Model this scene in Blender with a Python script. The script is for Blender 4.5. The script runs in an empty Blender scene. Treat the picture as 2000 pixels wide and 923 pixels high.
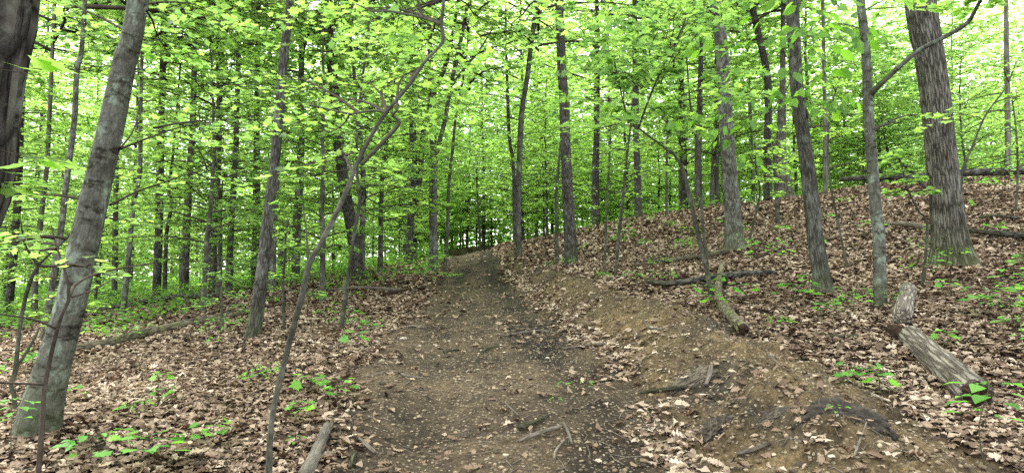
import bpy, math, random
import numpy as np
from mathutils import Vector

random.seed(7)
RNG = np.random.default_rng(11)
S = bpy.context.scene
COL = S.collection

# ------------------------------------------------------------------ camera, world, sun, exposure
CAM_Z = 1.6
F_PX, CX, CY, HZ = 1300.0, 1000.0, 461.5, 570.0
PITCH = math.atan((HZ - CY) / F_PX)
cam = bpy.data.cameras.new("camera")
cam.sensor_fit = 'HORIZONTAL'
cam.sensor_width = 36.0
cam.lens = 36.0 * F_PX / 2000.0
cam.clip_start = 0.05
cam.clip_end = 2000
cam_o = bpy.data.objects.new("camera", cam)
COL.objects.link(cam_o)
cam_o.location = (0, 0, CAM_Z)
cam_o.rotation_euler = (math.pi / 2 + PITCH, 0, 0)
S.camera = cam_o

SUN_EL, SUN_AZ = math.radians(56), math.radians(-62)     # azimuth measured from +Y towards +X
world = bpy.data.worlds.new("World")
S.world = world
world.use_nodes = True
wn = world.node_tree
bg = wn.nodes["Background"]
sky = wn.nodes.new("ShaderNodeTexSky")
sky.sky_type = 'NISHITA'
sky.sun_disc = False
sky.sun_elevation = SUN_EL
sky.sun_rotation = SUN_AZ
sky.air_density = 1.0
sky.dust_density = 2.5
sky.ozone_density = 1.0
_tc = wn.nodes.new("ShaderNodeTexCoord")
_cn = wn.nodes.new("ShaderNodeTexNoise")                   # broken bright cloud over the blue
_cn.inputs["Scale"].default_value = 5.0; _cn.inputs["Detail"].default_value = 8.0; _cn.inputs["Roughness"].default_value = .62
wn.links.new(_tc.outputs["Generated"], _cn.inputs["Vector"])
_cr = wn.nodes.new("ShaderNodeValToRGB")
_cr.color_ramp.elements[0].position = .36; _cr.color_ramp.elements[0].color = (.35, .35, .35, 1)
_cr.color_ramp.elements[1].position = .56; _cr.color_ramp.elements[1].color = (.92, .92, .92, 1)
wn.links.new(_cn.outputs["Fac"], _cr.inputs[0])
_cm = wn.nodes.new("ShaderNodeMix"); _cm.data_type = 'RGBA'
wn.links.new(_cr.outputs[0], _cm.inputs[0]); wn.links.new(sky.outputs[0], _cm.inputs[6])
_cm.inputs[7].default_value = (6.2, 6.1, 5.9, 1)
wn.links.new(_cm.outputs[2], bg.inputs[0])
bg.inputs[1].default_value = 0.15
sun = bpy.data.lights.new("sun", 'SUN')
sun.energy = 1.5
sun.angle = math.radians(14)
sun.color = (1.0, 0.96, 0.88)
sun_o = bpy.data.objects.new("sun", sun)
COL.objects.link(sun_o)
sd = Vector((math.sin(SUN_AZ) * math.cos(SUN_EL), math.cos(SUN_AZ) * math.cos(SUN_EL), math.sin(SUN_EL)))
sun_o.rotation_euler = sd.to_track_quat('Z', 'Y').to_euler()
sun_o.location = (0, 0, 60)

vs = S.view_settings
vs.view_transform = 'Standard'
vs.look = 'None'
vs.gamma = 1
vs.use_curve_mapping = False
vs.exposure = 2.45
cy = S.cycles
cy.max_bounces = 14
cy.diffuse_bounces = 10
cy.glossy_bounces = 2
cy.transmission_bounces = 10
cy.transparent_max_bounces = 4
cy.sample_clamp_indirect = 6
cy.use_denoising = False

# ------------------------------------------------------------------ projection helpers
_cp, _sp = math.cos(PITCH), math.sin(PITCH)

def ray(px, py):
    dx = (px - CX) / F_PX
    dy = -(py - CY) / F_PX
    return np.array([dx, _cp - dy * _sp, _sp + dy * _cp])

def P(px, py, Y):
    d = ray(px, py)
    return np.array([0, 0, CAM_Z]) + d * (Y / d[1])

def pix_r(w, Y):
    """radius in metres of a thing w pixels wide at depth Y"""
    return 0.5 * w * Y / F_PX

# ------------------------------------------------------------------ numpy noise
def _hash(ix, iy, s):
    h = (ix * 374761393 + iy * 668265263 + s * 1442695041) & 0xFFFFFFFF
    h = ((h ^ (h >> 13)) * 1274126177) & 0xFFFFFFFF
    return ((h ^ (h >> 16)) & 0xFFFF) / 65535.0

def vnoise(x, y, s=0):
    x = np.asarray(x, float); y = np.asarray(y, float)
    ix = np.floor(x).astype(np.int64); iy = np.floor(y).astype(np.int64)
    fx = x - ix; fy = y - iy
    fx = fx * fx * (3 - 2 * fx); fy = fy * fy * (3 - 2 * fy)
    a = _hash(ix, iy, s); b = _hash(ix + 1, iy, s); c = _hash(ix, iy + 1, s); d = _hash(ix + 1, iy + 1, s)
    return (a * (1 - fx) + b * fx) * (1 - fy) + (c * (1 - fx) + d * fx) * fy - 0.5

def fbm(x, y, s=0, octv=4):
    r = 0; a = 1.0
    for k in range(octv):
        r = r + a * vnoise(x, y, s + k * 17)
        x = np.asarray(x) * 2.03 + 13.1; y = np.asarray(y) * 2.03 + 7.7; a *= 0.5
    return r

def sstep(a, b, x):
    t = np.clip((x - a) / (b - a), 0, 1)
    return t * t * (3 - 2 * t)

# ------------------------------------------------------------------ terrain
CTRL_PX = [(975, 923, 4.1), (945, 700, 6.8), (930, 650, 8.3), (928, 600, 12), (925, 560, 18), (920, 520, 36), (905, 484, 52),
           (1870, 527, 9.5), (1718, 604, 7.5), (1610, 588, 8.7), (1435, 494, 13), (1115, 522, 16), (1900, 835, 4.6), (1775, 615, 7.0),
           (2000, 930, 3.9), (1250, 424, 26), (1350, 413, 25), (1500, 395, 23), (1700, 366, 20), (2000, 343, 18),
           (1300, 540, 11), (1015, 508, 22), (1050, 482, 35), (965, 480, 50),
           (1550, 760, 5.2), (1350, 640, 7.6), (1200, 590, 10.5),
           (75, 868, 4.6), (0, 925, 4.0), (300, 800, 5.4), (490, 676, 9), (150, 693, 10), (480, 617, 13.5), (560, 765, 5.9),
           (0, 645, 15), (365, 577, 20), (240, 606, 16), (700, 548, 19), (800, 514, 26), (848, 525, 24), (20, 602, 25), (300, 562, 30),
           (0, 572, 45), (400, 552, 50), (700, 520, 50)]
_pts = [P(*c) for c in CTRL_PX]
_pts += [np.array(p, float) for p in [(0, 0, 0.02), (0, -3, -.35), (-8, 0, -.3), (10, 2, 1.9), (25, 5, 3.6), (-20, 5, -.2), (-45, 30, .4), (-45, 75, 1.6),
         (0, 75, 5.3), (45, 75, 5.6), (45, 30, 5.2), (12, 40, 5.0), (25, 30, 5.1), (3, 1, .5)]]
_C = np.array(_pts)
def _kern(r2):
    return 0.5 * r2 * np.log(r2 + 1e-9)
_n = len(_C)
_d2 = ((_C[:, None, :2] - _C[None, :, :2]) ** 2).sum(-1)
_A = np.zeros((_n + 3, _n + 3))
_A[:_n, :_n] = _kern(_d2) + np.eye(_n) * 0.6
_A[:_n, _n] = 1; _A[:_n, _n + 1:] = _C[:, :2]
_A[_n:, :_n] = _A[:_n, _n:].T
_W = np.linalg.solve(_A, np.concatenate([_C[:, 2], np.zeros(3)]))

EY = np.array([0, 4.1, 5.2, 6.8, 8.3, 12, 18, 36, 52, 80.])
EL = np.array([-1.1, -1.13, -1.24, -1.46, -1.53, -1.7, -2.0, -3.2, -4.9, -12.])
ER = np.array([1.15, 1.1, 1.1, 1.0, .83, .55, .07, -1.25, -3.0, -10.])
def path_l(y): return np.interp(y, EY, EL)
def path_r(y): return np.interp(y, EY, ER)

def masks(x, y):
    """path, berm, trough (0..1)"""
    n = fbm(x * 1.3, y * 1.3, 3, 4) * 0.45
    l, r = path_l(y), path_r(y)
    path = sstep(-.28, .22, x - l + n) * sstep(-.2, .12, r - x + n * .35)
    bw = np.interp(y, [0, 4, 6, 9, 13, 18, 40], [2.0, 1.85, 1.45, 1.25, .75, .45, .25])
    berm = sstep(-.10, .12, x - r + n * .2) * sstep(-.15, .2, r + bw - x + n * .8) * (1 - sstep(24, 36, y))
    tr = np.exp(-((x - r + .02 - n * .4) / .2) ** 2) * sstep(3.0, 4.0, y)
    return path, berm, tr

MOUNDS = []
for _px, _py, _Y, _a, _s in [(66, 865, 4.5, .09, .32), (488, 672, 9, .10, .35), (1608, 588, 8.7, .10, .35), (1720, 602, 7.5, .06, .25), (1866, 528, 9.5, .14, .6), (1436, 492, 13, .12, .45), (1116, 524, 16, .10, .4)]:
    _q = P(_px, _py, _Y)
    MOUNDS.append((_q[0], _Y, _a, _s))

def H(x, y, detail=True):
    x = np.asarray(x, float); y = np.asarray(y, float)
    shp = x.shape
    x = x.ravel(); y = y.ravel()
    xc = np.clip(x, -45, 45); yc = np.clip(y, -3, 75)
    out = np.empty_like(x)
    for i in range(0, len(x), 20000):
        a = np.stack([xc[i:i + 20000], yc[i:i + 20000]], 1)
        d2 = ((a[:, None, :] - _C[None, :, :2]) ** 2).sum(-1)
        out[i:i + 20000] = _kern(d2) @ _W[:_n] + _W[_n] + a @ _W[_n + 1:]
    l, r = path_l(y), path_r(y)
    # bank of pushed-up earth right of the path, the trough, a small shoulder on the left
    amp = np.interp(y, [0, 3.5, 6, 9, 13, 18, 30, 40], [.22, .24, .22, .22, .22, .22, .12, 0])
    bc = np.interp(y, [0, 4, 6, 9, 13, 18, 40], [.85, .8, .75, .65, .5, .4, .3])
    bs = np.interp(y, [0, 4, 9, 18], [.5, .48, .42, .3])
    out += amp * (1 + .5 * fbm(x * .9, y * .9, 31, 2)) * np.exp(-((x - r - bc) / bs) ** 2)
    out -= .07 * np.exp(-((x - r + .05) / .25) ** 2) * sstep(40, 20, y)
    out += .05 * np.exp(-((x - l - .1) / .35) ** 2) * sstep(30, 10, y)
    # two faint wheel ruts
    w = r - l
    out -= .035 * (np.exp(-((x - l - .28 * w) / .2) ** 2) + np.exp(-((x - l - .76 * w) / .2) ** 2)) * sstep(45, 25, y)
    out += .10 * fbm(x * .35, y * .35, 5, 3)
    for mx, my, ma, ms in MOUNDS:
        out += ma * np.exp(-((x - mx) ** 2 + (y - my) ** 2) / (2 * ms * ms))
    if detail:
        p, b, t = masks(x, y)
        near = sstep(30, 8, y)
        out += near * (.035 * fbm(x * 3.1, y * 3.1, 9, 3) + (.02 + .075 * b) * fbm(x * 8, y * 8, 21, 3))
        lump = np.clip(fbm(x * 4.2, y * 4.2, 55, 2), 0, 1)
        out += near * .15 * b * lump
    return out.reshape(shp)

def h1(x, y):
    return float(H(np.array([x]), np.array([y]))[0])

def gp(px, py):
    """the point of the ground seen at a pixel"""
    d = ray(px, py)
    t = np.concatenate([np.linspace(1.5, 12, 700), np.linspace(12, 70, 900)])
    pts = np.array([0, 0, CAM_Z]) + d[None, :] * t[:, None]
    hh = H(pts[:, 0], pts[:, 1])
    k = np.nonzero(pts[:, 2] <= hh)[0]
    k = k[0] if len(k) else len(t) - 1
    return np.array([pts[k, 0], pts[k, 1], hh[k]])

# ------------------------------------------------------------------ mesh helpers
def mesh_np(name, V, faces, mats=(), midx=None, attrs=None, smooth=True, vec=None):
    """faces: list of (n,k) int arrays; midx: one material index per array"""
    me = bpy.data.meshes.new(name)
    V = np.asarray(V, np.float32)
    me.vertices.add(len(V))
    me.vertices.foreach_set("co", V.ravel())
    nl = sum(f.size for f in faces); nf = sum(len(f) for f in faces)
    me.loops.add(nl); me.polygons.add(nf)
    me.loops.foreach_set("vertex_index", np.concatenate([f.ravel() for f in faces]).astype(np.int32))
    tot = np.concatenate([np.full(len(f), f.shape[1], np.int32) for f in faces])
    st = np.concatenate([[0], np.cumsum(tot)[:-1]]).astype(np.int32)
    me.polygons.foreach_set("loop_start", st)
    me.polygons.foreach_set("loop_total", tot)
    for m in mats:
        me.materials.append(m)
    if midx is not None:
        me.polygons.foreach_set("material_index", np.concatenate([np.full(len(f), i, np.int32) for f, i in zip(faces, midx)]))
    if smooth:
        me.polygons.foreach_set("use_smooth", np.ones(nf, bool))
    for k, a in (attrs or {}).items():
        at = me.attributes.new(k, 'FLOAT', 'POINT')
        at.data.foreach_set("value", np.asarray(a, np.float32))
    for k, a in (vec or {}).items():
        at = me.attributes.new(k, 'FLOAT_VECTOR', 'POINT')
        at.data.foreach_set("vector", np.asarray(a, np.float32).ravel())
    me.update(calc_edges=True)
    me.validate()
    return me

def link(name, me, parent=None, loc=None):
    o = bpy.data.objects.new(name, me)
    COL.objects.link(o)
    if parent is not None:
        o.parent = parent
    if loc is not None:
        o.location = loc
    return o

def tag(o, label=None, cat=None, group=None, kind=None):
    if label: o["label"] = label
    if cat: o["category"] = cat
    if group: o["group"] = group
    if kind: o["kind"] = kind
    return o

def empty(name, loc, label, cat, group=None):
    o = bpy.data.objects.new(name, None)
    o.empty_display_size = .2
    COL.objects.link(o)
    o.location = tuple(float(v) for v in loc)
    return tag(o, label, cat, group)

def copy_thing(root, loc, rz=0, sc=1.0, label=None, group=None):
    r = root.copy()
    COL.objects.link(r)
    r.location = tuple(float(v) for v in loc); r.rotation_euler = (0, 0, rz); r.scale = (sc, sc, sc)
    if label: r["label"] = label
    if group: r["group"] = group
    for ch in list(root.children):
        c = ch.copy()
        COL.objects.link(c)
        c.parent = r
    return r

def catmull(pts, n):
    """smooth resample of an (k,m) polyline to n rows"""
    p = np.asarray(pts, float)
    if len(p) < 3:
        t = np.linspace(0, 1, n)[:, None]
        return p[0] * (1 - t) + p[-1] * t
    d = np.concatenate([[0], np.cumsum(np.linalg.norm(np.diff(p[:, :3], axis=0), axis=1) + 1e-9)])
    q = np.vstack([2 * p[0] - p[1], p, 2 * p[-1] - p[-2]])
    out = []
    for s in np.linspace(0, d[-1], n):
        i = min(max(np.searchsorted(d, s, side='right') - 1, 0), len(p) - 2)
        u = (s - d[i]) / (d[i + 1] - d[i])
        a, b, c, e = q[i], q[i + 1], q[i + 2], q[i + 3]
        out.append(.5 * ((2 * b) + (c - a) * u + (2 * a - 5 * b + 4 * c - e) * u * u + (3 * b - a - 3 * c + e) * u ** 3))
    return np.array(out)

class MB:
    """collects tubes into one mesh"""
    def __init__(s):
        s.V = []; s.F4 = []; s.F3 = []; s.B = []; s.n = 0
    def tube(s, pts, rad, sides=8, rough=0.0, lobes=0.0, lobe_len=.5, seed=0, cap=True, ridge=0.0, nridge=12, jag=0.0):
        pts = np.asarray(pts, float); rad = np.asarray(rad, float)
        n = len(pts)
        tan = np.gradient(pts, axis=0)
        tan /= np.linalg.norm(tan, axis=1)[:, None] + 1e-12
        ref = np.array([0, 1., 0]) if abs(tan[0, 1]) < .8 else np.array([1., 0, 0])
        u = np.cross(ref, tan[0]); u /= np.linalg.norm(u)
        L = np.concatenate([[0], np.cumsum(np.linalg.norm(np.diff(pts, axis=0), axis=1))])
        th = np.linspace(0, 2 * np.pi, sides, endpoint=False)
        ct, st = np.cos(th), np.sin(th)
        V = np.empty((n, sides, 3)); B = np.empty((n, sides, 3))
        ph = seed * 1.7
        for i in range(n):
            t = tan[i]
            u = u - t * np.dot(u, t); u /= np.linalg.norm(u) + 1e-12
            v = np.cross(t, u)
            r = np.full(sides, rad[i])
            if rough:
                r = r * (1 + rough * 2 * (fbm(ct * 1.6 + 5 + ph, st * 1.6 + L[i] * 1.1 / max(rad[0] * 6, .05) * .35 + ph, seed, 3)))
            if ridge:
                jx = fbm(ct * 2 + ph, st * 2 + L[i] * 2.2, seed + 3, 2) * 3.2
                r = r * (1 + ridge * np.abs(np.sin(th * nridge / 2 + jx)) - ridge * .5)
            if lobes:
                e = math.exp(-(L[i] / lobe_len) ** 1.3)
                r = r * (1 + lobes * e * (.55 + .6 * np.sin(th * 5 + ph) + .35 * np.sin(th * 3 + 2 * ph)))
            off = np.zeros(sides)
            if jag and i in (0, n - 1):
                off = (np.abs(vnoise(th * 2.2, th * 0 + ph, seed)) * 2 - .3) * jag * (1 if i else -1)
            V[i] = pts[i] + (ct * r)[:, None] * u + (st * r)[:, None] * v + off[:, None] * t
            B[i] = np.stack([ct * rad[0], st * rad[0], np.full(sides, L[i])], 1)
        base = s.n
        s.V.append(V.reshape(-1, 3)); s.B.append(B.reshape(-1, 3)); s.n += n * sides
        i = np.arange(n - 1)[:, None] * sides; j = np.arange(sides)[None, :]; k = (j + 1) % sides
        s.F4.append((np.stack([i + j, i + k, i + sides + k, i + sides + j], -1).reshape(-1, 4)) + base)
        if cap:
            for row, flip in ((0, True), (n - 1, False)):
                c = s.n
                s.V.append(pts[row][None]); s.B.append(np.array([[0, 0, L[row]]])); s.n += 1
                a = base + row * sides + np.arange(sides); b = np.roll(a, -1)
                f = np.stack([a, b, np.full(sides, c)], 1)
                s.F3.append(f[:, ::-1] if flip else f)
        return s
    def arrays(s):
        return np.concatenate(s.V), np.concatenate(s.B), s.F4, s.F3
    def build(s, name, mat, parent=None, origin=(0, 0, 0)):
        V, B, f4, f3 = s.arrays()
        fs = [np.concatenate(f4)] + ([np.concatenate(f3)] if f3 else [])
        me = mesh_np(name, V - np.asarray(origin), fs, [mat], vec={"bk": B})
        return link(name, me, parent)

# ------------------------------------------------------------------ materials
def new_mat(name):
    m = bpy.data.materials.new(name)
    m.use_nodes = True
    nt = m.node_tree
    nt.nodes.clear()
    out = nt.nodes.new("ShaderNodeOutputMaterial")
    return m, nt, out

def nd(nt, typ, **kw):
    n = nt.nodes.new(typ)
    for k, v in kw.items():
        if k.startswith("i_"):
            n.inputs[k[2:].replace("_", " ")].default_value = v
        else:
            setattr(n, k, v)
    return n

def ramp(nt, stops, fac=None, interp='LINEAR'):
    r = nt.nodes.new("ShaderNodeValToRGB")
    r.color_ramp.interpolation = interp
    e = r.color_ramp.elements
    while len(e) < len(stops):
        e.new(.5)
    for el, (p, c) in zip(e, stops):
        el.position = p
        el.color = (*c, 1) if len(c) == 3 else c
    if fac is not None:
        nt.links.new(fac, r.inputs[0])
    return r

def mixc(nt, fac, a, b, blend='MIX'):
    m = nt.nodes.new("ShaderNodeMix")
    m.data_type = 'RGBA'; m.blend_type = blend
    for sock, v in ((m.inputs[0], fac), (m.inputs[6], a), (m.inputs[7], b)):
        if isinstance(v, (int, float)):
            sock.default_value = v
        elif isinstance(v, tuple):
            sock.default_value = (*v, 1)
        else:
            nt.links.new(v, sock)
    return m.outputs[2]

def mth(nt, op, a, b=None, c=None, clamp=False):
    m = nt.nodes.new("ShaderNodeMath")
    m.operation = op; m.use_clamp = clamp
    for i, v in enumerate((a, b, c)):
        if v is None: continue
        if isinstance(v, (int, float)): m.inputs[i].default_value = v
        else: nt.links.new(v, m.inputs[i])
    return m.outputs[0]

def bark_mat(name, dark, light, ridge=1.0, zs=.13, scale=28, lichen=.35, lich_col=(.27, .30, .24), moss=0.0, bump=.6, band=0.0):
    m, nt, out = new_mat(name)
    L = nt.links.new
    at = nd(nt, "ShaderNodeAttribute", attribute_name="bk")
    mp = nd(nt, "ShaderNodeMapping"); mp.inputs["Scale"].default_value = (1, 1, zs)
    L(at.outputs["Vector"], mp.inputs[0])
    oi = nd(nt, "ShaderNodeObjectInfo")
    mp2 = nd(nt, "ShaderNodeMapping")
    L(at.outputs["Vector"], mp2.inputs[0])
    n1 = nd(nt, "ShaderNodeTexNoise", i_Scale=scale, i_Detail=7.0, i_Roughness=.62, i_Distortion=.4)
    L(mp.outputs[0], n1.inputs["Vector"])
    vo = nd(nt, "ShaderNodeTexVoronoi", feature='DISTANCE_TO_EDGE', i_Scale=scale * .75)
    dm = nd(nt, "ShaderNodeMixRGB", blend_type='ADD'); dm.inputs[0].default_value = .035
    L(mp.outputs[0], dm.inputs[1]); L(n1.outputs["Color"], dm.inputs[2])
    L(dm.outputs[0], vo.inputs["Vector"])
    vr = ramp(nt, [(0, (0, 0, 0)), (.22, (1, 1, 1))], vo.outputs["Distance"])
    nr = ramp(nt, [(.3, (0, 0, 0)), (.68, (1, 1, 1))], n1.outputs["Fac"])
    hgt = mixc(nt, ridge * .85, nr.outputs[0], vr.outputs[0])
    col = mixc(nt, hgt, dark, light)
    n2 = nd(nt, "ShaderNodeTexNoise", i_Scale=5.0, i_Detail=6.0, i_Roughness=.65)
    L(mp2.outputs[0], n2.inputs["Vector"])
    lr = ramp(nt, [(.52, (0, 0, 0)), (.60, (1, 1, 1))], n2.outputs["Fac"])
    lf = mth(nt, 'MULTIPLY', lr.outputs[0], lichen)
    col = mixc(nt, lf, col, lich_col)
    n3 = nd(nt, "ShaderNodeTexNoise", i_Scale=2.6, i_Detail=5.0, i_Roughness=.7)
    mp3 = nd(nt, "ShaderNodeMapping"); mp3.inputs["Location"].default_value = (3.1, 7.3, 1.7)
    if band: mp3.inputs["Scale"].default_value = (1, 1, 3.0)
    L(at.outputs["Vector"], mp3.inputs[0]); L(mp3.outputs[0], n3.inputs["Vector"])
    dr = ramp(nt, [(.36, (.45, .43, .4)), (.56, (1, 1, 1))], n3.outputs["Fac"])
    col = mixc(nt, .8, col, dr.outputs[0], 'MULTIPLY')
    if band:
        wv = nd(nt, "ShaderNodeTexNoise", i_Scale=3.4, i_Detail=5.0, i_Roughness=.75)
        mp4 = nd(nt, "ShaderNodeMapping"); mp4.inputs["Scale"].default_value = (1.1, 1.1, 5)
        L(at.outputs["Vector"], mp4.inputs[0]); L(mp4.outputs[0], wv.inputs["Vector"])
        br = ramp(nt, [(.38, (.28, .26, .23)), (.47, (1, 1, 1))], wv.outputs["Fac"])
        col = mixc(nt, band, col, br.outputs[0], 'MULTIPLY')
    if moss:
        sx = nd(nt, "ShaderNodeSeparateXYZ"); L(at.outputs["Vector"], sx.inputs[0])
        mr = nd(nt, "ShaderNodeMapRange"); mr.inputs[1].default_value = .75; mr.inputs[2].default_value = .1
        L(sx.outputs[2], mr.inputs[0])
        mf = mth(nt, 'MULTIPLY', mr.outputs[0], mth(nt, 'MULTIPLY', n2.outputs["Fac"], moss * 1.8), clamp=True)
        col = mixc(nt, mf, col, (.06, .075, .02))
    # a little difference from tree to tree
    v = mth(nt, 'MULTIPLY_ADD', oi.outputs["Random"], .5, .75)
    hs = nd(nt, "ShaderNodeHueSaturation"); L(col, hs.inputs["Color"]); L(v, hs.inputs["Value"])
    bs = nd(nt, "ShaderNodeBsdfPrincipled", i_Roughness=.95)
    bs.inputs["Specular IOR Level"].default_value = .06
    L(hs.outputs[0], bs.inputs["Base Color"])
    bp = nd(nt, "ShaderNodeBump", i_Strength=bump, i_Distance=.02)
    L(hgt, bp.inputs["Height"]); L(bp.outputs[0], bs.inputs["Normal"])
    L(bs.outputs[0], out.inputs[0])
    return m

def leaf_mat(name, stops, trans=.64, tmul=3.7, rough=.55, spec=.03):
    m, nt, out = new_mat(name)
    L = nt.links.new
    at = nd(nt, "ShaderNodeAttribute", attribute_name="tint")
    oi = nd(nt, "ShaderNodeObjectInfo")
    f = mth(nt, 'ADD', at.outputs["Fac"], mth(nt, 'MULTIPLY_ADD', oi.outputs["Random"], .36, -.18), clamp=True)
    r = ramp(nt, stops, f)
    di = nd(nt, "ShaderNodeBsdfDiffuse"); L(r.outputs[0], di.inputs[0])
    tc = mixc(nt, 1.0, r.outputs[0], (tmul, tmul * .9, tmul * .68), 'MULTIPLY')
    tr = nd(nt, "ShaderNodeBsdfTranslucent"); L(tc, tr.inputs[0])
    mx = nd(nt, "ShaderNodeMixShader"); mx.inputs[0].default_value = trans
    L(di.outputs[0], mx.inputs[1]); L(tr.outputs[0], mx.inputs[2])
    gl = nd(nt, "ShaderNodeBsdfGlossy"); gl.inputs["Roughness"].default_value = rough
    gl.inputs[0].default_value = (.8, .85, .8, 1)
    m2 = nd(nt, "ShaderNodeMixShader"); m2.inputs[0].default_value = spec
    L(mx.outputs[0], m2.inputs[1]); L(gl.outputs[0], m2.inputs[2])
    L(m2.outputs[0], out.inputs[0])
    return m

M_OAK = bark_mat("rough_oak_bark", (.017, .016, .013), (.145, .138, .118), 1.0, .2, 26, .25, (.22, .23, .20), .5, .9)
M_GREY = bark_mat("grey_bark", (.022, .021, .018), (.135, .135, .118), .8, .26, 30, .4, (.26, .29, .24), .5, .7)
M_BEECH = bark_mat("smooth_lichen_bark", (.055, .056, .046), (.135, .14, .118), .35, .6, 22, .8, (.20, .25, .20), .35, .5, .95)
M_DARK = bark_mat("dark_bark", (.018, .017, .015), (.095, .088, .08), 1.0, .3, 30, .35, (.16, .18, .15), .4, .9)
M_NEAR = bark_mat("fissured_bark", (.008, .007, .006), (.105, .098, .085), 1.0, .3, 15, .75, (.15, .165, .135), .4, 1.0)
M_THIN = bark_mat("sapling_bark", (.026, .026, .02), (.08, .084, .064), .3, .4, 60, .4, (.2, .21, .17), .2, .3)
M_TWIG = bark_mat("twig_bark", (.03, .025, .02), (.075, .062, .05), .3, .4, 60, .1, (.14, .14, .11), 0, .2)
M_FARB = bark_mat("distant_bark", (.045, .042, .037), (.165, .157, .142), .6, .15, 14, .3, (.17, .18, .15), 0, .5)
M_LOG = bark_mat("furrowed_log_bark", (.06, .05, .04), (.27, .246, .205), .85, .10, 40, .2, (.2, .21, .14), 0, 1.0)
M_MOSSLOG = bark_mat("mossy_log_bark", (.03, .028, .02), (.17, .15, .11), .7, .25, 26, .75, (.12, .14, .05), 0, .8)
M_DEAD = bark_mat("dead_wood", (.05, .042, .034), (.22, .19, .155), .4, .12, 50, .15, (.2, .2, .16), 0, .6)
M_PALE = bark_mat("weathered_wood", (.06, .055, .046), (.19, .175, .145), .4, .06, 60, .1, (.3, .3, .25), 0, .6)
M_ROT = bark_mat("rotten_wood", (.012, .009, .007), (.07, .045, .03), .5, .4, 40, 0, (.1, .1, .1), 0, .8)

GREEN = [(0, (.054, .115, .040)), (.35, (.101, .19, .052)), (.7, (.135, .24, .056)), (1, (.168, .28, .06))]
M_LEAF = leaf_mat("spring_leaf", GREEN)
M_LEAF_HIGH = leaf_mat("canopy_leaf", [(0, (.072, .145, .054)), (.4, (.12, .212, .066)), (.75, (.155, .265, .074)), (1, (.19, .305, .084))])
M_LEAF_BIG = leaf_mat("broad_leaf", [(0, (.045, .12, .014)), (.5, (.085, .21, .018)), (1, (.16, .30, .04))], .6)
M_SEED = leaf_mat("seedling_leaf", [(0, (.05, .16, .03)), (.5, (.09, .25, .04)), (1, (.15, .33, .04))], .4)
M_COVER = leaf_mat("ground_cover_leaf", [(0, (.04, .11, .02)), (.5, (.075, .18, .03)), (1, (.12, .24, .035))], .4)
M_YELLOW = leaf_mat("yellow_leaf", [(0, (.07, .12, .015)), (1, (.15, .20, .025))], .45)
LITTER = [(0, (.028, .018, .012)), (.22, (.08, .05, .033)), (.45, (.185, .125, .085)), (.62, (.30, .23, .165)), (.82, (.41, .33, .25)), (1, (.50, .425, .34))]
M_LITTER = leaf_mat("dry_leaf", LITTER, .12, 1.0, .6, .03)

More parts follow.
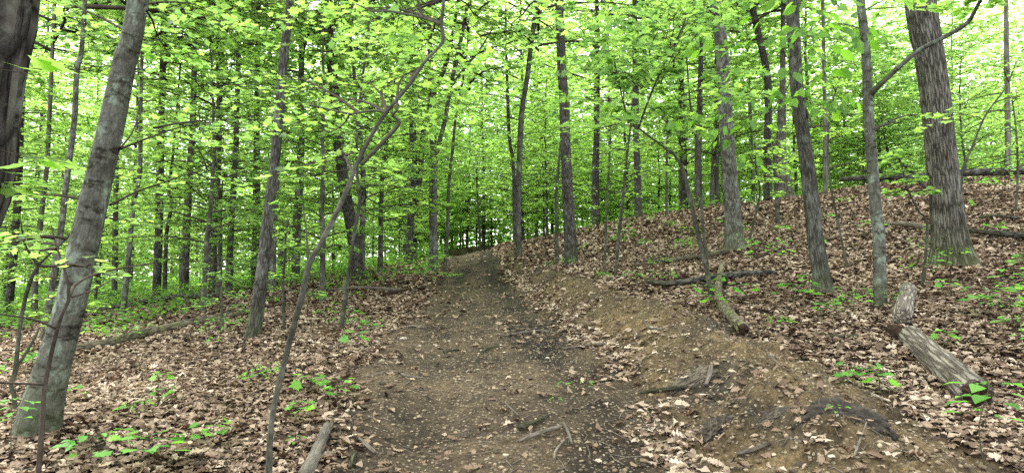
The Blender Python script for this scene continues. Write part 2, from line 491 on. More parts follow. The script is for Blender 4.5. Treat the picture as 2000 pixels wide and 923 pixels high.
def ground_mat():
    m, nt, out = new_mat("forest_floor")
    L = nt.links.new
    geo = nd(nt, "ShaderNodeNewGeometry")
    ap = nd(nt, "ShaderNodeAttribute", attribute_name="path")
    ab = nd(nt, "ShaderNodeAttribute", attribute_name="berm")
    pos = geo.outputs["Position"]
    # litter backing: cells of brown leaf
    mpl = nd(nt, "ShaderNodeMapping"); mpl.inputs["Scale"].default_value = (1, 1, .3); L(pos, mpl.inputs[0])
    nz = nd(nt, "ShaderNodeTexNoise", i_Scale=9.0, i_Detail=4.0); L(mpl.outputs[0], nz.inputs["Vector"])
    ad = nd(nt, "ShaderNodeMixRGB", blend_type='ADD'); ad.inputs[0].default_value = .08
    L(mpl.outputs[0], ad.inputs[1]); L(nz.outputs["Color"], ad.inputs[2])
    v1 = nd(nt, "ShaderNodeTexVoronoi", i_Scale=13.0); L(ad.outputs[0], v1.inputs["Vector"])
    sx = nd(nt, "ShaderNodeSeparateColor"); L(v1.outputs["Color"], sx.inputs[0])
    lit = ramp(nt, [(0, (.025, .015, .01)), (.35, (.075, .046, .031)), (.7, (.16, .105, .073)), (1, (.27, .20, .15))], sx.outputs[0])
    litd = mixc(nt, mth(nt, 'MULTIPLY', v1.outputs["Distance"], 6.0, clamp=True), lit.outputs[0], (.03, .018, .012))
    # packed soil of the path
    n1 = nd(nt, "ShaderNodeTexNoise", i_Scale=1.1, i_Detail=6.0, i_Roughness=.6); L(pos, n1.inputs["Vector"])
    n2 = nd(nt, "ShaderNodeTexNoise", i_Scale=38.0, i_Detail=8.0, i_Roughness=.7); L(pos, n2.inputs["Vector"])
    n4 = nd(nt, "ShaderNodeTexNoise", i_Scale=7.0, i_Detail=8.0, i_Roughness=.7); L(pos, n4.inputs["Vector"])
    soil = ramp(nt, [(.34, (.034, .026, .019)), (.47, (.06, .046, .031)), (.62, (.095, .071, .045))], n1.outputs["Fac"])
    fine = ramp(nt, [(.30, (.35, .34, .33)), (.5, (.95, .95, .95)), (.70, (1.75, 1.7, 1.6))], n2.outputs["Fac"])
    mid = ramp(nt, [(.33, (.5, .48, .46)), (.55, (1.1, 1.1, 1.1)), (.7, (1.4, 1.38, 1.3))], n4.outputs["Fac"])
    s1 = mixc(nt, 1.0, soil.outputs[0], fine.outputs[0], 'MULTIPLY')
    s1 = mixc(nt, 1.0, s1, mid.outputs[0], 'MULTIPLY')
    dp = nd(nt, "ShaderNodeAttribute", attribute_name="damp")
    s1 = mixc(nt, mth(nt, 'MULTIPLY', dp.outputs["Fac"], .95), s1, mixc(nt, 1.0, s1, (.30, .31, .34), 'MULTIPLY'))
    # pebbly clay of the bank
    clay = ramp(nt, [(.36, (.042, .036, .027)), (.46, (.085, .064, .037)), (.64, (.135, .098, .05))], n1.outputs["Fac"])
    c1 = mixc(nt, 1.0, clay.outputs[0], fine.outputs[0], 'MULTIPLY')
    c1 = mixc(nt, 1.0, c1, mid.outputs[0], 'MULTIPLY')
    vp = nd(nt, "ShaderNodeTexVoronoi", i_Scale=42.0); L(pos, vp.inputs["Vector"])
    sp = nd(nt, "ShaderNodeSeparateColor"); L(vp.outputs["Color"], sp.inputs[0])
    pk = mth(nt, 'MULTIPLY', mth(nt, 'GREATER_THAN', sp.outputs[0], .72), mth(nt, 'LESS_THAN', vp.outputs["Distance"], .42))
    pc = ramp(nt, [(0, (.16, .13, .09)), (.6, (.30, .25, .17)), (1, (.42, .38, .30))], sp.outputs[1])
    s1 = mixc(nt, mth(nt, 'MULTIPLY', pk, .55), s1, pc.outputs[0])
    c1 = mixc(nt, mth(nt, 'MULTIPLY', pk, .7), c1, pc.outputs[0])
    col = mixc(nt, ap.outputs["Fac"], litd, s1)
    col = mixc(nt, ab.outputs["Fac"], col, c1)
    bs = nd(nt, "ShaderNodeBsdfPrincipled", i_Roughness=.93)
    bs.inputs["Specular IOR Level"].default_value = .15
    L(col, bs.inputs["Base Color"])
    hg = mth(nt, 'ADD', mth(nt, 'MULTIPLY', n2.outputs["Fac"], .6), mth(nt, 'MULTIPLY', n4.outputs["Fac"], 1.6))
    hg = mth(nt, 'ADD', hg, mth(nt, 'MULTIPLY', pk, .25))
    bp = nd(nt, "ShaderNodeBump", i_Strength=.9, i_Distance=.03)
    L(hg, bp.inputs["Height"]); L(bp.outputs[0], bs.inputs["Normal"])
    L(bs.outputs[0], out.inputs[0])
    return m
M_GROUND = ground_mat()

def stone_mat(name, stops, scale=30):
    m, nt, out = new_mat(name)
    L = nt.links.new
    at = nd(nt, "ShaderNodeAttribute", attribute_name="tint")
    r = ramp(nt, stops, at.outputs["Fac"])
    geo = nd(nt, "ShaderNodeNewGeometry")
    n = nd(nt, "ShaderNodeTexNoise", i_Scale=float(scale), i_Detail=6.0); L(geo.outputs["Position"], n.inputs["Vector"])
    v = ramp(nt, [(.3, (.6, .58, .55)), (.65, (1.15, 1.15, 1.1))], n.outputs["Fac"])
    c = mixc(nt, 1.0, r.outputs[0], v.outputs[0], 'MULTIPLY')
    bs = nd(nt, "ShaderNodeBsdfPrincipled", i_Roughness=.85); L(c, bs.inputs["Base Color"])
    bs.inputs["Specular IOR Level"].default_value = .2
    bp = nd(nt, "ShaderNodeBump", i_Strength=.6, i_Distance=.01); L(n.outputs["Fac"], bp.inputs["Height"]); L(bp.outputs[0], bs.inputs["Normal"])
    L(bs.outputs[0], out.inputs[0])
    return m
M_STONE = stone_mat("pebble", [(0, (.07, .055, .038)), (.5, (.17, .13, .085)), (.85, (.28, .23, .16)), (1, (.45, .41, .33))])
M_CLOD = stone_mat("dark_soil", [(0, (.022, .019, .016)), (.5, (.055, .046, .036)), (1, (.115, .098, .075))], 70)

# ------------------------------------------------------------------ ground, path, bank
def grow(start, stop, step, rate):
    out = [start]
    while out[-1] < stop:
        out.append(out[-1] + step); step *= rate
    return np.array(out)

gy = np.concatenate([np.array([-60, -30, -15, -8, -4, -1, 1, 2]), np.arange(2.6, 8.5, .045), grow(8.55, 330, .06, 1.028)])
xr_ = np.concatenate([np.arange(0, 3.2, .05), grow(3.2, 330, .06, 1.04)])
gx = np.concatenate([-xr_[::-1][:-1], xr_])
GX, GY = np.meshgrid(gx, gy)
GZ = H(GX, GY)
mp_, mb_, mt_ = masks(GX, GY)
_w0 = path_r(GY) - path_l(GY)
md_ = sstep(-.05, .30, .62 * np.exp(-((GX - path_l(GY) - .74 * _w0) / .34) ** 2) + .35 * np.exp(-((GX - path_l(GY) - .3 * _w0) / .25) ** 2) * sstep(9, 14, GY) + .8 * fbm(GX * 1.1, GY * .6, 91, 4) - .22) * mp_
gi = np.arange(GX.size).reshape(GX.shape)
quads = np.stack([gi[:-1, :-1], gi[:-1, 1:], gi[1:, 1:], gi[1:, :-1]], -1).reshape(-1, 4)
fp = mp_.ravel()[quads].mean(1); fb = mb_.ravel()[quads].mean(1)
is_b = fb > .5
is_p = (fp > .5) & ~is_b
GV = np.stack([GX.ravel(), GY.ravel(), GZ.ravel()], 1)
def sheet(name, sel):
    q = quads[sel]
    used, inv = np.unique(q, return_inverse=True)
    me = mesh_np(name, GV[used], [inv.reshape(-1, 4)], [M_GROUND], attrs={"path": mp_.ravel()[used], "berm": mb_.ravel()[used], "damp": md_.ravel()[used]})
    return tag(link(name, me), kind='structure')
sheet("ground", ~(is_b | is_p))
sheet("dirt_path", is_p)
sheet("earth_bank", is_b)

# ------------------------------------------------------------------ leaf templates: x along, y across, z up
def tris(*t): return np.array(t, int)
T_KITE = (np.array([(0, 0, 0), (.45, .36, .07), (1, 0, -.06), (.45, -.36, .07)]), tris((0, 2, 1), (0, 3, 2)))
T_OVAL = (np.array([(0, 0, 0), (.3, .25, .05), (.65, .24, .04), (1, 0, -.14), (.3, -.25, .05), (.65, -.24, .04), (.3, 0, 0), (.65, 0, -.02)]),
          tris((0, 6, 1), (6, 7, 2), (6, 2, 1), (7, 3, 2), (0, 4, 6), (6, 4, 5), (6, 5, 7), (7, 5, 3)))
_mo = [(0, 0), (.02, .22), (-.06, .42), (.24, .36), (.36, .66), (.5, .38), (.68, .36), (.62, .18), (1, 0)]
_mv = [(x, y, .09 * abs(y) - .08 * x * x) for x, y in _mo] + [(x, -y, .09 * abs(y) - .08 * x * x) for x, y in _mo[1:-1]]
_ring = list(range(9)) + list(range(15, 8, -1))
T_MAPLE = (np.array(_mv + [(.3, 0, -.02)]), tris(*[(16, _ring[(i + 1) % 16], _ring[i]) for i in range(16)]))
_t = np.array([0, .1, .2, .28, .4, .47, .6, .67, .8, .87, .95, 1.0])
_w = np.array([.015, .03, .16, .11, .25, .15, .33, .18, .27, .15, .10, .0])
_ov = np.concatenate([np.stack([_t, 0 * _t, 0 * _t], 1), np.stack([_t + .06 * (_w > .14), _w, 0 * _t], 1), np.stack([_t + .06 * (_w > .14), -_w, 0 * _t], 1)])
_of = []
for i in range(11):
    _of += [(i, i + 1, 13 + i), (i, 13 + i, 12 + i), (i, 24 + i, 25 + i), (i, 25 + i, i + 1)]
T_OAK = (_ov, tris(*_of))

def norm(a): return a / (np.linalg.norm(a, axis=-1, keepdims=True) + 1e-12)

def place(T, pos, head, nrm, size, rng, curl=None, jit=0.0):
    """copies of a leaf template -> vertices, triangles, leaf index per vertex"""
    tv, tf = T
    N = len(pos)
    X = norm(head); Z = norm(nrm - X * (nrm * X).sum(1, keepdims=True)); Yv = np.cross(Z, X)
    loc = np.repeat(tv[None], N, 0)
    if curl is not None:
        c1, c2 = curl
        loc = loc.copy()
        loc[:, :, 2] += c1[:, None] * np.abs(loc[:, :, 1]) ** 1.5 * 2.2 + c2[:, None] * (loc[:, :, 0] - .5) ** 2 + .25 * c1[:, None] * loc[:, :, 1] * (loc[:, :, 0] - .4)
    if jit:
        loc = loc * rng.uniform(.75, 1.3, (N, 1, 3))
        loc = loc + rng.normal(0, jit, loc.shape) * [1, 1, 1.2]
    loc = loc * size[:, None, None]
    V = pos[:, None] + loc[..., 0:1] * X[:, None] + loc[..., 1:2] * Yv[:, None] + loc[..., 2:3] * Z[:, None]
    Fc = tf[None] + (np.arange(N) * len(tv))[:, None, None]
    return V.reshape(-1, 3), Fc.reshape(-1, 3), np.repeat(np.arange(N), len(tv))

# ------------------------------------------------------------------ crowns
class Crown:
    """twigs and leaves of one crown; leaves are collected as positions first"""
    def __init__(s, seed):
        s.r = np.random.default_rng(seed); s.mb = MB(); s.p = []; s.h = []; s.n = []; s.sz = []
    def leaves(s, p, h, n, sz):
        s.p.append(p); s.h.append(h); s.n.append(n); s.sz.append(sz)
    def twig(s, a, b, sag, nl, leaf, tilt=.35, r0=.004, droop=0.0, tube=True):
        t = np.linspace(0, 1, 4)[:, None]
        pts = a * (1 - t) + b * t
        pts[:, 2] -= sag * (t[:, 0] ** 2)
        if tube:
            s.mb.tube(pts, np.linspace(r0, r0 * .4, 4), 3, cap=False)
        if nl <= 0: return
        r = s.r
        u = np.sqrt(r.uniform(.02, 1, nl))[:, None]
        p = a * (1 - u) + b * u
        p[:, 2] -= sag * u[:, 0] ** 2
        d = norm((b - a)[None])[0]
        side = norm(np.cross(d, [0, 0, 1.])[None])[0]
        sg = np.where(r.random(nl) < .5, 1, -1)[:, None]
        h = d[None] * r.uniform(.2, 1, (nl, 1)) + side[None] * sg * r.uniform(.4, 1, (nl, 1)) + np.array([0, 0, -droop])[None] * r.uniform(.5, 1.2, (nl, 1))
        n = np.array([0, 0, 1.])[None] + r.normal(0, tilt, (nl, 3))
        s.leaves(p + r.normal(0, .02, (nl, 3)), h, n, leaf * r.uniform(.65, 1.25, nl))
    def bough(s, a, az, L, rise, leaf, ntw, npt, r0=.02, droop=.15, tilt=.35, ldroop=0.0, spread=.5):
        """a limb leaving point a, side twigs left and right, all fairly flat"""
        r = s.r
        k = 6
        t = np.linspace(0, 1, k)
        d = np.array([math.cos(az), math.sin(az), 0]); sd = np.array([-d[1], d[0], 0])
        wob = np.cumsum(r.normal(0, .05 * L, k)) * t
        pts = a[None] + d[None] * (t * L)[:, None] + sd[None] * wob[:, None]
        pts[:, 2] += rise * L * t - droop * L * t * t
        s.mb.tube(pts, r0 * (1 - .8 * t), 4, cap=False)
        for i in range(ntw):
            u = .22 + .78 * (i + r.random()) / ntw
            q = np.array([np.interp(u, t, pts[:, c]) for c in range(3)])
            sg = 1 if i % 2 else -1
            ang = az + sg * r.uniform(.4, 1.1)
            l = L * spread * (1.05 - .75 * u) * r.uniform(.6, 1.2) + .12
            e = q + np.array([math.cos(ang), math.sin(ang), r.uniform(-.12, .16)]) * l
            s.twig(q, e, .1 * l, max(1, int(npt * (.5 + l / (L * spread + .1)))), leaf, tilt, max(.003, r0 * .3), ldroop)
        s.twig(pts[-2], pts[-1], 0, npt, leaf, tilt, .003, ldroop)
    def build(s, name, T, leafmat, parent=None, origin=(0, 0, 0), hi=None):
        p = np.concatenate(s.p); h = np.concatenate(s.h); n = np.concatenate(s.n); sz = np.concatenate(s.sz)
        V, Fc, idx = place(T, p, h, n, sz, s.r)
        tint = np.clip(s.r.normal(.42, .25, len(p)), 0, 1)
        fs, mi, off = [Fc], [0], 0
        B = np.zeros_like(V); tt = tint[idx]
        if s.mb.n:
            TV, TB, f4, f3 = s.mb.arrays()
            fs.append(np.concatenate(f4) + len(V)); mi.append(1)
            V = np.concatenate([V, TV]); B = np.concatenate([B, TB]); tt = np.concatenate([tt, np.zeros(len(TV))])
        me = mesh_np(name, V - np.asarray(origin), fs, [leafmat, M_TWIG], mi, {"tint": tt}, smooth=False, vec={"bk": B})
        if name is None or parent is False:
            return me
        return link(name, me, parent)

def layered_crown(seed, z0, H_, R, nbr, ntw, npt, leaf, T, mat, prof=1.0, tilt=.35, r0=.02):
    c = Crown(seed)
    r = c.r
    for i in range(nbr):
        u = (i + r.random()) / nbr
        z = z0 + (H_ - z0) * u
        L = R * (.35 + .65 * math.sin(math.pi * min(1, (u * .8 + .18)) ** prof)) * r.uniform(.55, 1.1)
        c.bough(np.array([0, 0, z]), i * 2.39996 + r.uniform(-.4, .4), L, r.uniform(.15, .5), leaf, ntw, npt, r0 * (1 - .6 * u), r.uniform(.1, .35), tilt)
    return c.build("crown", T, mat, False)

UNDER = [layered_crown(100 + i, .9 + .25 * (i % 3), 5.2 + 1.1 * (i % 4), 2.3 + .25 * (i % 3), 46, 11, 8, .125, T_KITE if i % 2 else T_OVAL, M_LEAF, tilt=.5) for i in range(6)]
LOWC = [layered_crown(150 + i, .35, 2.6 + .5 * i, 1.15, 22, 8, 6, .10, T_OVAL, M_LEAF, r0=.009, tilt=.45) for i in range(3)]
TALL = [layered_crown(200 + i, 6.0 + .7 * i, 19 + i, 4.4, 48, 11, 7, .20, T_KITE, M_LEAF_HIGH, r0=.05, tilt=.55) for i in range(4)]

# ------------------------------------------------------------------ trees measured on the photograph
def tall_points(px_list, Y, top=15.0, lean_keep=.6):
    """world points + radii of a trunk from pixel rows (px, py, width), carried on above the frame and down into the ground"""
    pts = [P(x, y, Y) for x, y, w in px_list]
    rad = []
    for i, (x, y, w) in enumerate(px_list):
        a, b = px_list[max(i - 1, 0)], px_list[min(i + 1, len(px_list) - 1)]
        lean = math.cos(math.atan2(abs(b[0] - a[0]), abs(b[1] - a[1]) + 1e-6))
        rad.append(pix_r(w, Y) * math.cos(math.atan((x - CX) / F_PX)) * max(lean, .6))
    g = h1(pts[0][0], pts[0][1])
    d0 = pts[1] - pts[0]
    base = pts[0].copy()
    k = (g - .18 - base[2]) / (d0[2] + 1e-9)
    low = base + d0 * np.clip(k, -3, .9)
    low[2] = g - .18
    if base[2] > g - .1:
        pts.insert(0, low); rad.insert(0, rad[0] * 1.08)
    else:
        # the ground stands higher than the first row: drop rows that are buried
        while len(pts) > 2 and pts[1][2] < g - .18:
            pts.pop(0); rad.pop(0)
    if top and pts[-1][2] - g < top:
        d = pts[-1] - pts[-2]; d /= np.linalg.norm(d)
        n = 4
        rem = top + g - pts[-1][2]
        r_end = rad[-1]
        for i in range(n):
            d = norm((d * lean_keep + np.array([0, 0, 1]) * (1 - lean_keep))[None])[0]
            pts.append(pts[-1] + d * rem / n / max(d[2], .4))
            rad.append(r_end * (1 - .7 * (i + 1) / n))
    return np.array(pts), np.array(rad), g

def grow_tree(name, label, cat, px, Y, bark, top=15., crown='tall', group=None, flare=.35, ridge=0., rough=.1, sides=18, seed=1, limbs=(), steps=None, crown_at=None):
    pts, rad, g = tall_points(px, Y, top)
    i0 = 0
    org = np.array([pts[0][0], pts[0][1], g])
    root = empty(name, org, label, cat, group)
    q = catmull(np.column_stack([pts, rad]), steps or max(24, int(np.linalg.norm(pts[-1] - pts[0]) * 7)))
    q[:, 3] = np.maximum(q[:, 3], .003)
    mb = MB().tube(q[:, :3], q[:, 3], sides, rough, flare * .4, max(.25, rad[0] * 1.9), seed, ridge=ridge, nridge=max(10, int(sides * .45)))
    for lp in limbs:
        YY = lp[1] if isinstance(lp, tuple) and not isinstance(lp[0], (int, float)) else Y
        rows = lp[0] if isinstance(lp, tuple) and not isinstance(lp[0], (int, float)) else lp
        Ys = np.linspace(Y, YY, len(rows))
        ps = np.array([P(a, b, yy) for (a, b, w), yy in zip(rows, Ys)]); rs = np.array([pix_r(w, yy) for (a, b, w), yy in zip(rows, Ys)])
        qq = catmull(np.column_stack([ps, rs]), max(10, len(rows) * 5))
        qq[:, 3] = np.maximum(qq[:, 3], .0025)
        mb.tube(qq[:, :3], qq[:, 3], max(6, sides // 2), rough, seed=seed + 5)
    mb.build("trunk", bark, root, org)
    if crown == 'tall':
        k = seed % len(TALL)
        c = link("crown", TALL[k], root)
        hh = 9.0
        z = pts[:, 2] - g
        c.location = (np.interp(hh, z, pts[:, 0]) - org[0], np.interp(hh, z, pts[:, 1]) - org[1], 0)
        c.rotation_euler = (0, 0, seed * 1.3)
    elif crown == 'under':
        c = link("crown", UNDER[seed % len(UNDER)], root)
        c.rotation_euler = (0, 0, seed * 1.9)
        c.location = (np.interp(3, pts[:, 2] - g, pts[:, 0]) - org[0], 0, .8)
    elif callable(crown):
        crown(root, org, pts, rad)
    return root

def stem_crown(nb, L, leaf, T, mat, f0=.35, ntw=6, npt=6, extra=None, seed=3, droop=0., rise=(.05, .4), side=None):
    """a crown whose boughs leave the stem itself"""
    def fn(root, org, pts, rad):
        c = Crown(seed)
        q = catmull(pts, 60)
        for i in range(nb):
            u = f0 + (1 - f0) * (i + c.r.random()) / nb
            a = q[min(59, int(u * 59))]
            az = i * 2.39996 + c.r.uniform(-.5, .5) if side is None else side + c.r.uniform(-1, 1)
            c.bough(a, az, L * c.r.uniform(.5, 1.1) * (1.15 - .5 * u), c.r.uniform(*rise), leaf, ntw, npt, .012, .2, .35, droop)
        if extra: extra(c)
        c.build("crown", T, mat, root, org)
    return fn

def sprays(c, rows, leaf, droop=0., tilt=.35, ntw=6, npt=6):
    """boughs given by pixel: (px0,py0,Y0, px1,py1,Y1)"""
    for (x0, y0, Y0, x1, y1, Y1) in rows:
        a = P(x0, y0, Y0); b = P(x1, y1, Y1)
        d = b - a
        Lh = math.hypot(d[0], d[1])
        c.bough(a, math.atan2(d[1], d[0]), Lh, d[2] / max(Lh, .05) + .12, leaf, ntw, npt, .009, .12, tilt, droop, .55)

def q_top(pts, z):
    return np.array([np.interp(z, pts[:, 2], pts[:, k]) for k in range(3)])

# --- left foreground
def crown_A(root, org, pts, rad):
    c = Crown(41)
    for (x0, y0, Y0, x1, y1, Y1) in [(-60, 130, 2.1, 75, 140, 1.9), (-50, 330, 2.2, 130, 330, 1.9), (-60, 280, 2.2, 90, 310, 1.85), (-40, 360, 2.1, 130, 375, 2.0)]:
        a = P(x0, y0, Y0); b = P(x1, y1, Y1)
        c.twig(a, b, .01, 4, .085, .3, .003)
    top = q_top(pts, 6.0)
    for i in range(22):  # boughs above the frame, added to shade the near ground and leaves
        c.bough(np.array([top[0], top[1], 6.2 + i * .2]), i * 2.4, c.r.uniform(2.5, 5), .3, .17, 8, 8, .03)
    c.build("crown", T_MAPLE, M_LEAF, root, org)
grow_tree("forest_tree", "dark rough trunk cut by the left edge of the frame, nearest of all", "tree",
          [(-150, 800, 250), (-125, 540, 220), (-104, 440, 218), (-82, 390, 222), (-66, 310, 216), (-61, 240, 214), (-46, 140, 212), (-28, 60, 212), (-18, 0, 212)], 2.1,
          M_NEAR, 9, crown_A, ridge=.16, rough=.16, sides=64, seed=4, flare=.15, steps=120)

def crown_B(root, org, pts, rad):
    c = Crown(42)
    sprays(c, [(232, 292, 4.5, 430, 235, 5.6), (300, 250, 4.9, 480, 240, 6.4), (235, 290, 4.5, 330, 200, 5.6), (215, 400, 4.5, 380, 330, 6.2), (285, 20, 4.5, 330, 120, 5.2), (262, 80, 4.5, 180, 20, 5.8), (275, 10, 4.5, 420, 20, 6)], .07, ntw=7, npt=7)
    top = q_top(pts, 9.0)
    for i in range(24):  # unseen high boughs, made longer and leafier to shade the foreground
        c.bough(np.array([top[0], top[1], 7.5 + i * .3]), i * 2.4, c.r.uniform(2.5, 4.8), .3, .17, 8, 9, .03)
    c.build("crown", T_MAPLE, M_LEAF, root, org)
grow_tree("forest_tree", "smooth grey lichen-covered trunk leaning right in the left foreground", "tree",
          [(60, 880, 122), (72, 850, 104), (82, 800, 90), (108, 700, 75), (137, 600, 66), (168, 461, 64), (196, 340, 58), (221, 231, 55), (246, 110, 49), (270, 0, 44)], 4.5,
          M_BEECH, 15, crown_B, rough=.05, sides=40, seed=9, flare=.22, steps=110)

grow_tree("sapling", "thin dark forked sapling standing before the leaning lichen-covered trunk", "sapling",
          [(75, 925, 12), (82, 836, 11), (87, 756, 10), (107, 661, 9), (122, 611, 8), (136, 578, 8), (127, 530, 6), (112, 486, 4), (100, 440, 3)], 3.2, M_TWIG, 0,
          stem_crown(3, .35, .05, T_MAPLE, M_LEAF, .85, 3, 2, seed=51), sides=9, seed=2, flare=.1,
          limbs=[([(136, 578, 6), (150, 553, 6), (200, 531, 4), (300, 513, 3)], 3.9), ([(110, 641, 5), (60, 622, 4), (0, 613, 3), (-60, 600, 3)], 2.9), ([(87, 750, 5), (30, 748, 4), (-30, 744, 3)], 3.0), ([(140, 580, 4), (180, 566, 3), (230, 540, 2)], 3.5)])
grow_tree("sapling", "crooked pale sapling at the far left, left of the leaning trunk", "sapling",
          [(27, 820, 11), (30, 781, 10), (21, 756, 10), (30, 721, 10), (40, 631, 9), (55, 561, 9), (75, 518, 8), (115, 480, 7), (150, 440, 6), (175, 380, 4), (190, 330, 3)], 5.5, M_THIN, 0,
          stem_crown(6, .9, .085, T_OVAL, M_LEAF, .55, 5, 5, seed=52), sides=9, seed=3, flare=.1,
          limbs=[([(30, 721, 7), (50, 690, 6), (70, 655, 5), (75, 640, 4)], 5.7), ([(75, 518, 6), (50, 480, 4), (40, 430, 3)], 5.2)])

def crown_G(root, org, pts, rad):
    c = Crown(43)
    sprays(c, [(864, 45, 3.3, 700, 10, 4.0), (825, 35, 3.4, 790, -60, 4.4), (868, -20, 3.2, 960, -10, 4.6), (757, 220, 3.2, 640, 200, 4.6), (700, 220, 3.6, 560, 150, 5.2), (775, 215, 3.3, 790, 130, 4.6),
               (868, 0, 3.2, 760, 80, 5.0), (866, -30, 3.2, 640, 60, 5.4), (800, 165, 3.2, 900, 130, 4.8), (690, 340, 3.2, 620, 290, 4.4), (868, 0, 3.2, 640, -20, 5.0), (866, 30, 3.2, 720, 110, 5.5), (868, 0, 3.2, 830, 60, 5.8), (870, -20, 3.2, 940, 70, 5.6), (868, 0, 3.2, 570, 20, 5.6), (757, 220, 3.2, 690, 150, 5.6)], .055, ntw=8, npt=8)
    c.build("crown", T_MAPLE, M_LEAF, root, org)
grow_tree("sapling", "bent forked sapling sweeping up to the right beside the path", "sapling",
          [(525, 930, 13.7), (528, 850, 12.2), (538, 780, 12.2), (560, 690, 12.2), (578, 620, 12.2), (592, 570, 12.2), (604, 515, 12.2), (625, 478, 12.2), (650, 430, 11.5), (680, 365, 10.8), (697, 320, 10.1), (720, 275, 9.4), (740, 240, 9.4),
           (770, 200, 8.6), (800, 165, 8.6), (830, 120, 7.9), (855, 95, 7.2), (866, 78, 7.2), (862, 48, 6.5), (867, 0, 5.8), (872, -60, 4.3), (875, -130, 2.9)], 3.2, M_THIN, 0, crown_G, sides=12, seed=6, flare=.1, steps=90, rough=.12,
          limbs=[([(862, 48, 7), (825, 35, 6), (760, 22, 5), (730, 22, 4), (695, 8, 3)], 3.6), ([(825, 35, 4), (812, 15, 3), (803, -10, 3)], 3.6), ([(704, 322, 9), (750, 275, 9), (780, 240, 8), (767, 226, 6), (777, 214, 5)], 3.1),
                 ([(757, 220, 6), (730, 216, 5), (700, 220, 5), (684, 222, 4), (640, 213, 3), (600, 203, 2)], 3.6), ([(684, 222, 4), (668, 245, 3), (640, 260, 2)], 3.5), ([(603, 517, 6), (600, 480, 5), (598, 445, 3), (590, 400, 2)], 3.2)])

grow_tree("forest_tree", "slim straight trunk leaning slightly right in the left middle ground", "tree",
          [(488, 674, 42), (494, 655, 33), (500, 625, 29), (515, 500, 25), (526, 400, 22), (538, 300, 20), (544, 231, 19), (555, 100, 17), (567, 0, 15)], 9.0, M_GREY, 15, 'tall', ridge=.07, sides=26, seed=12, flare=.35)

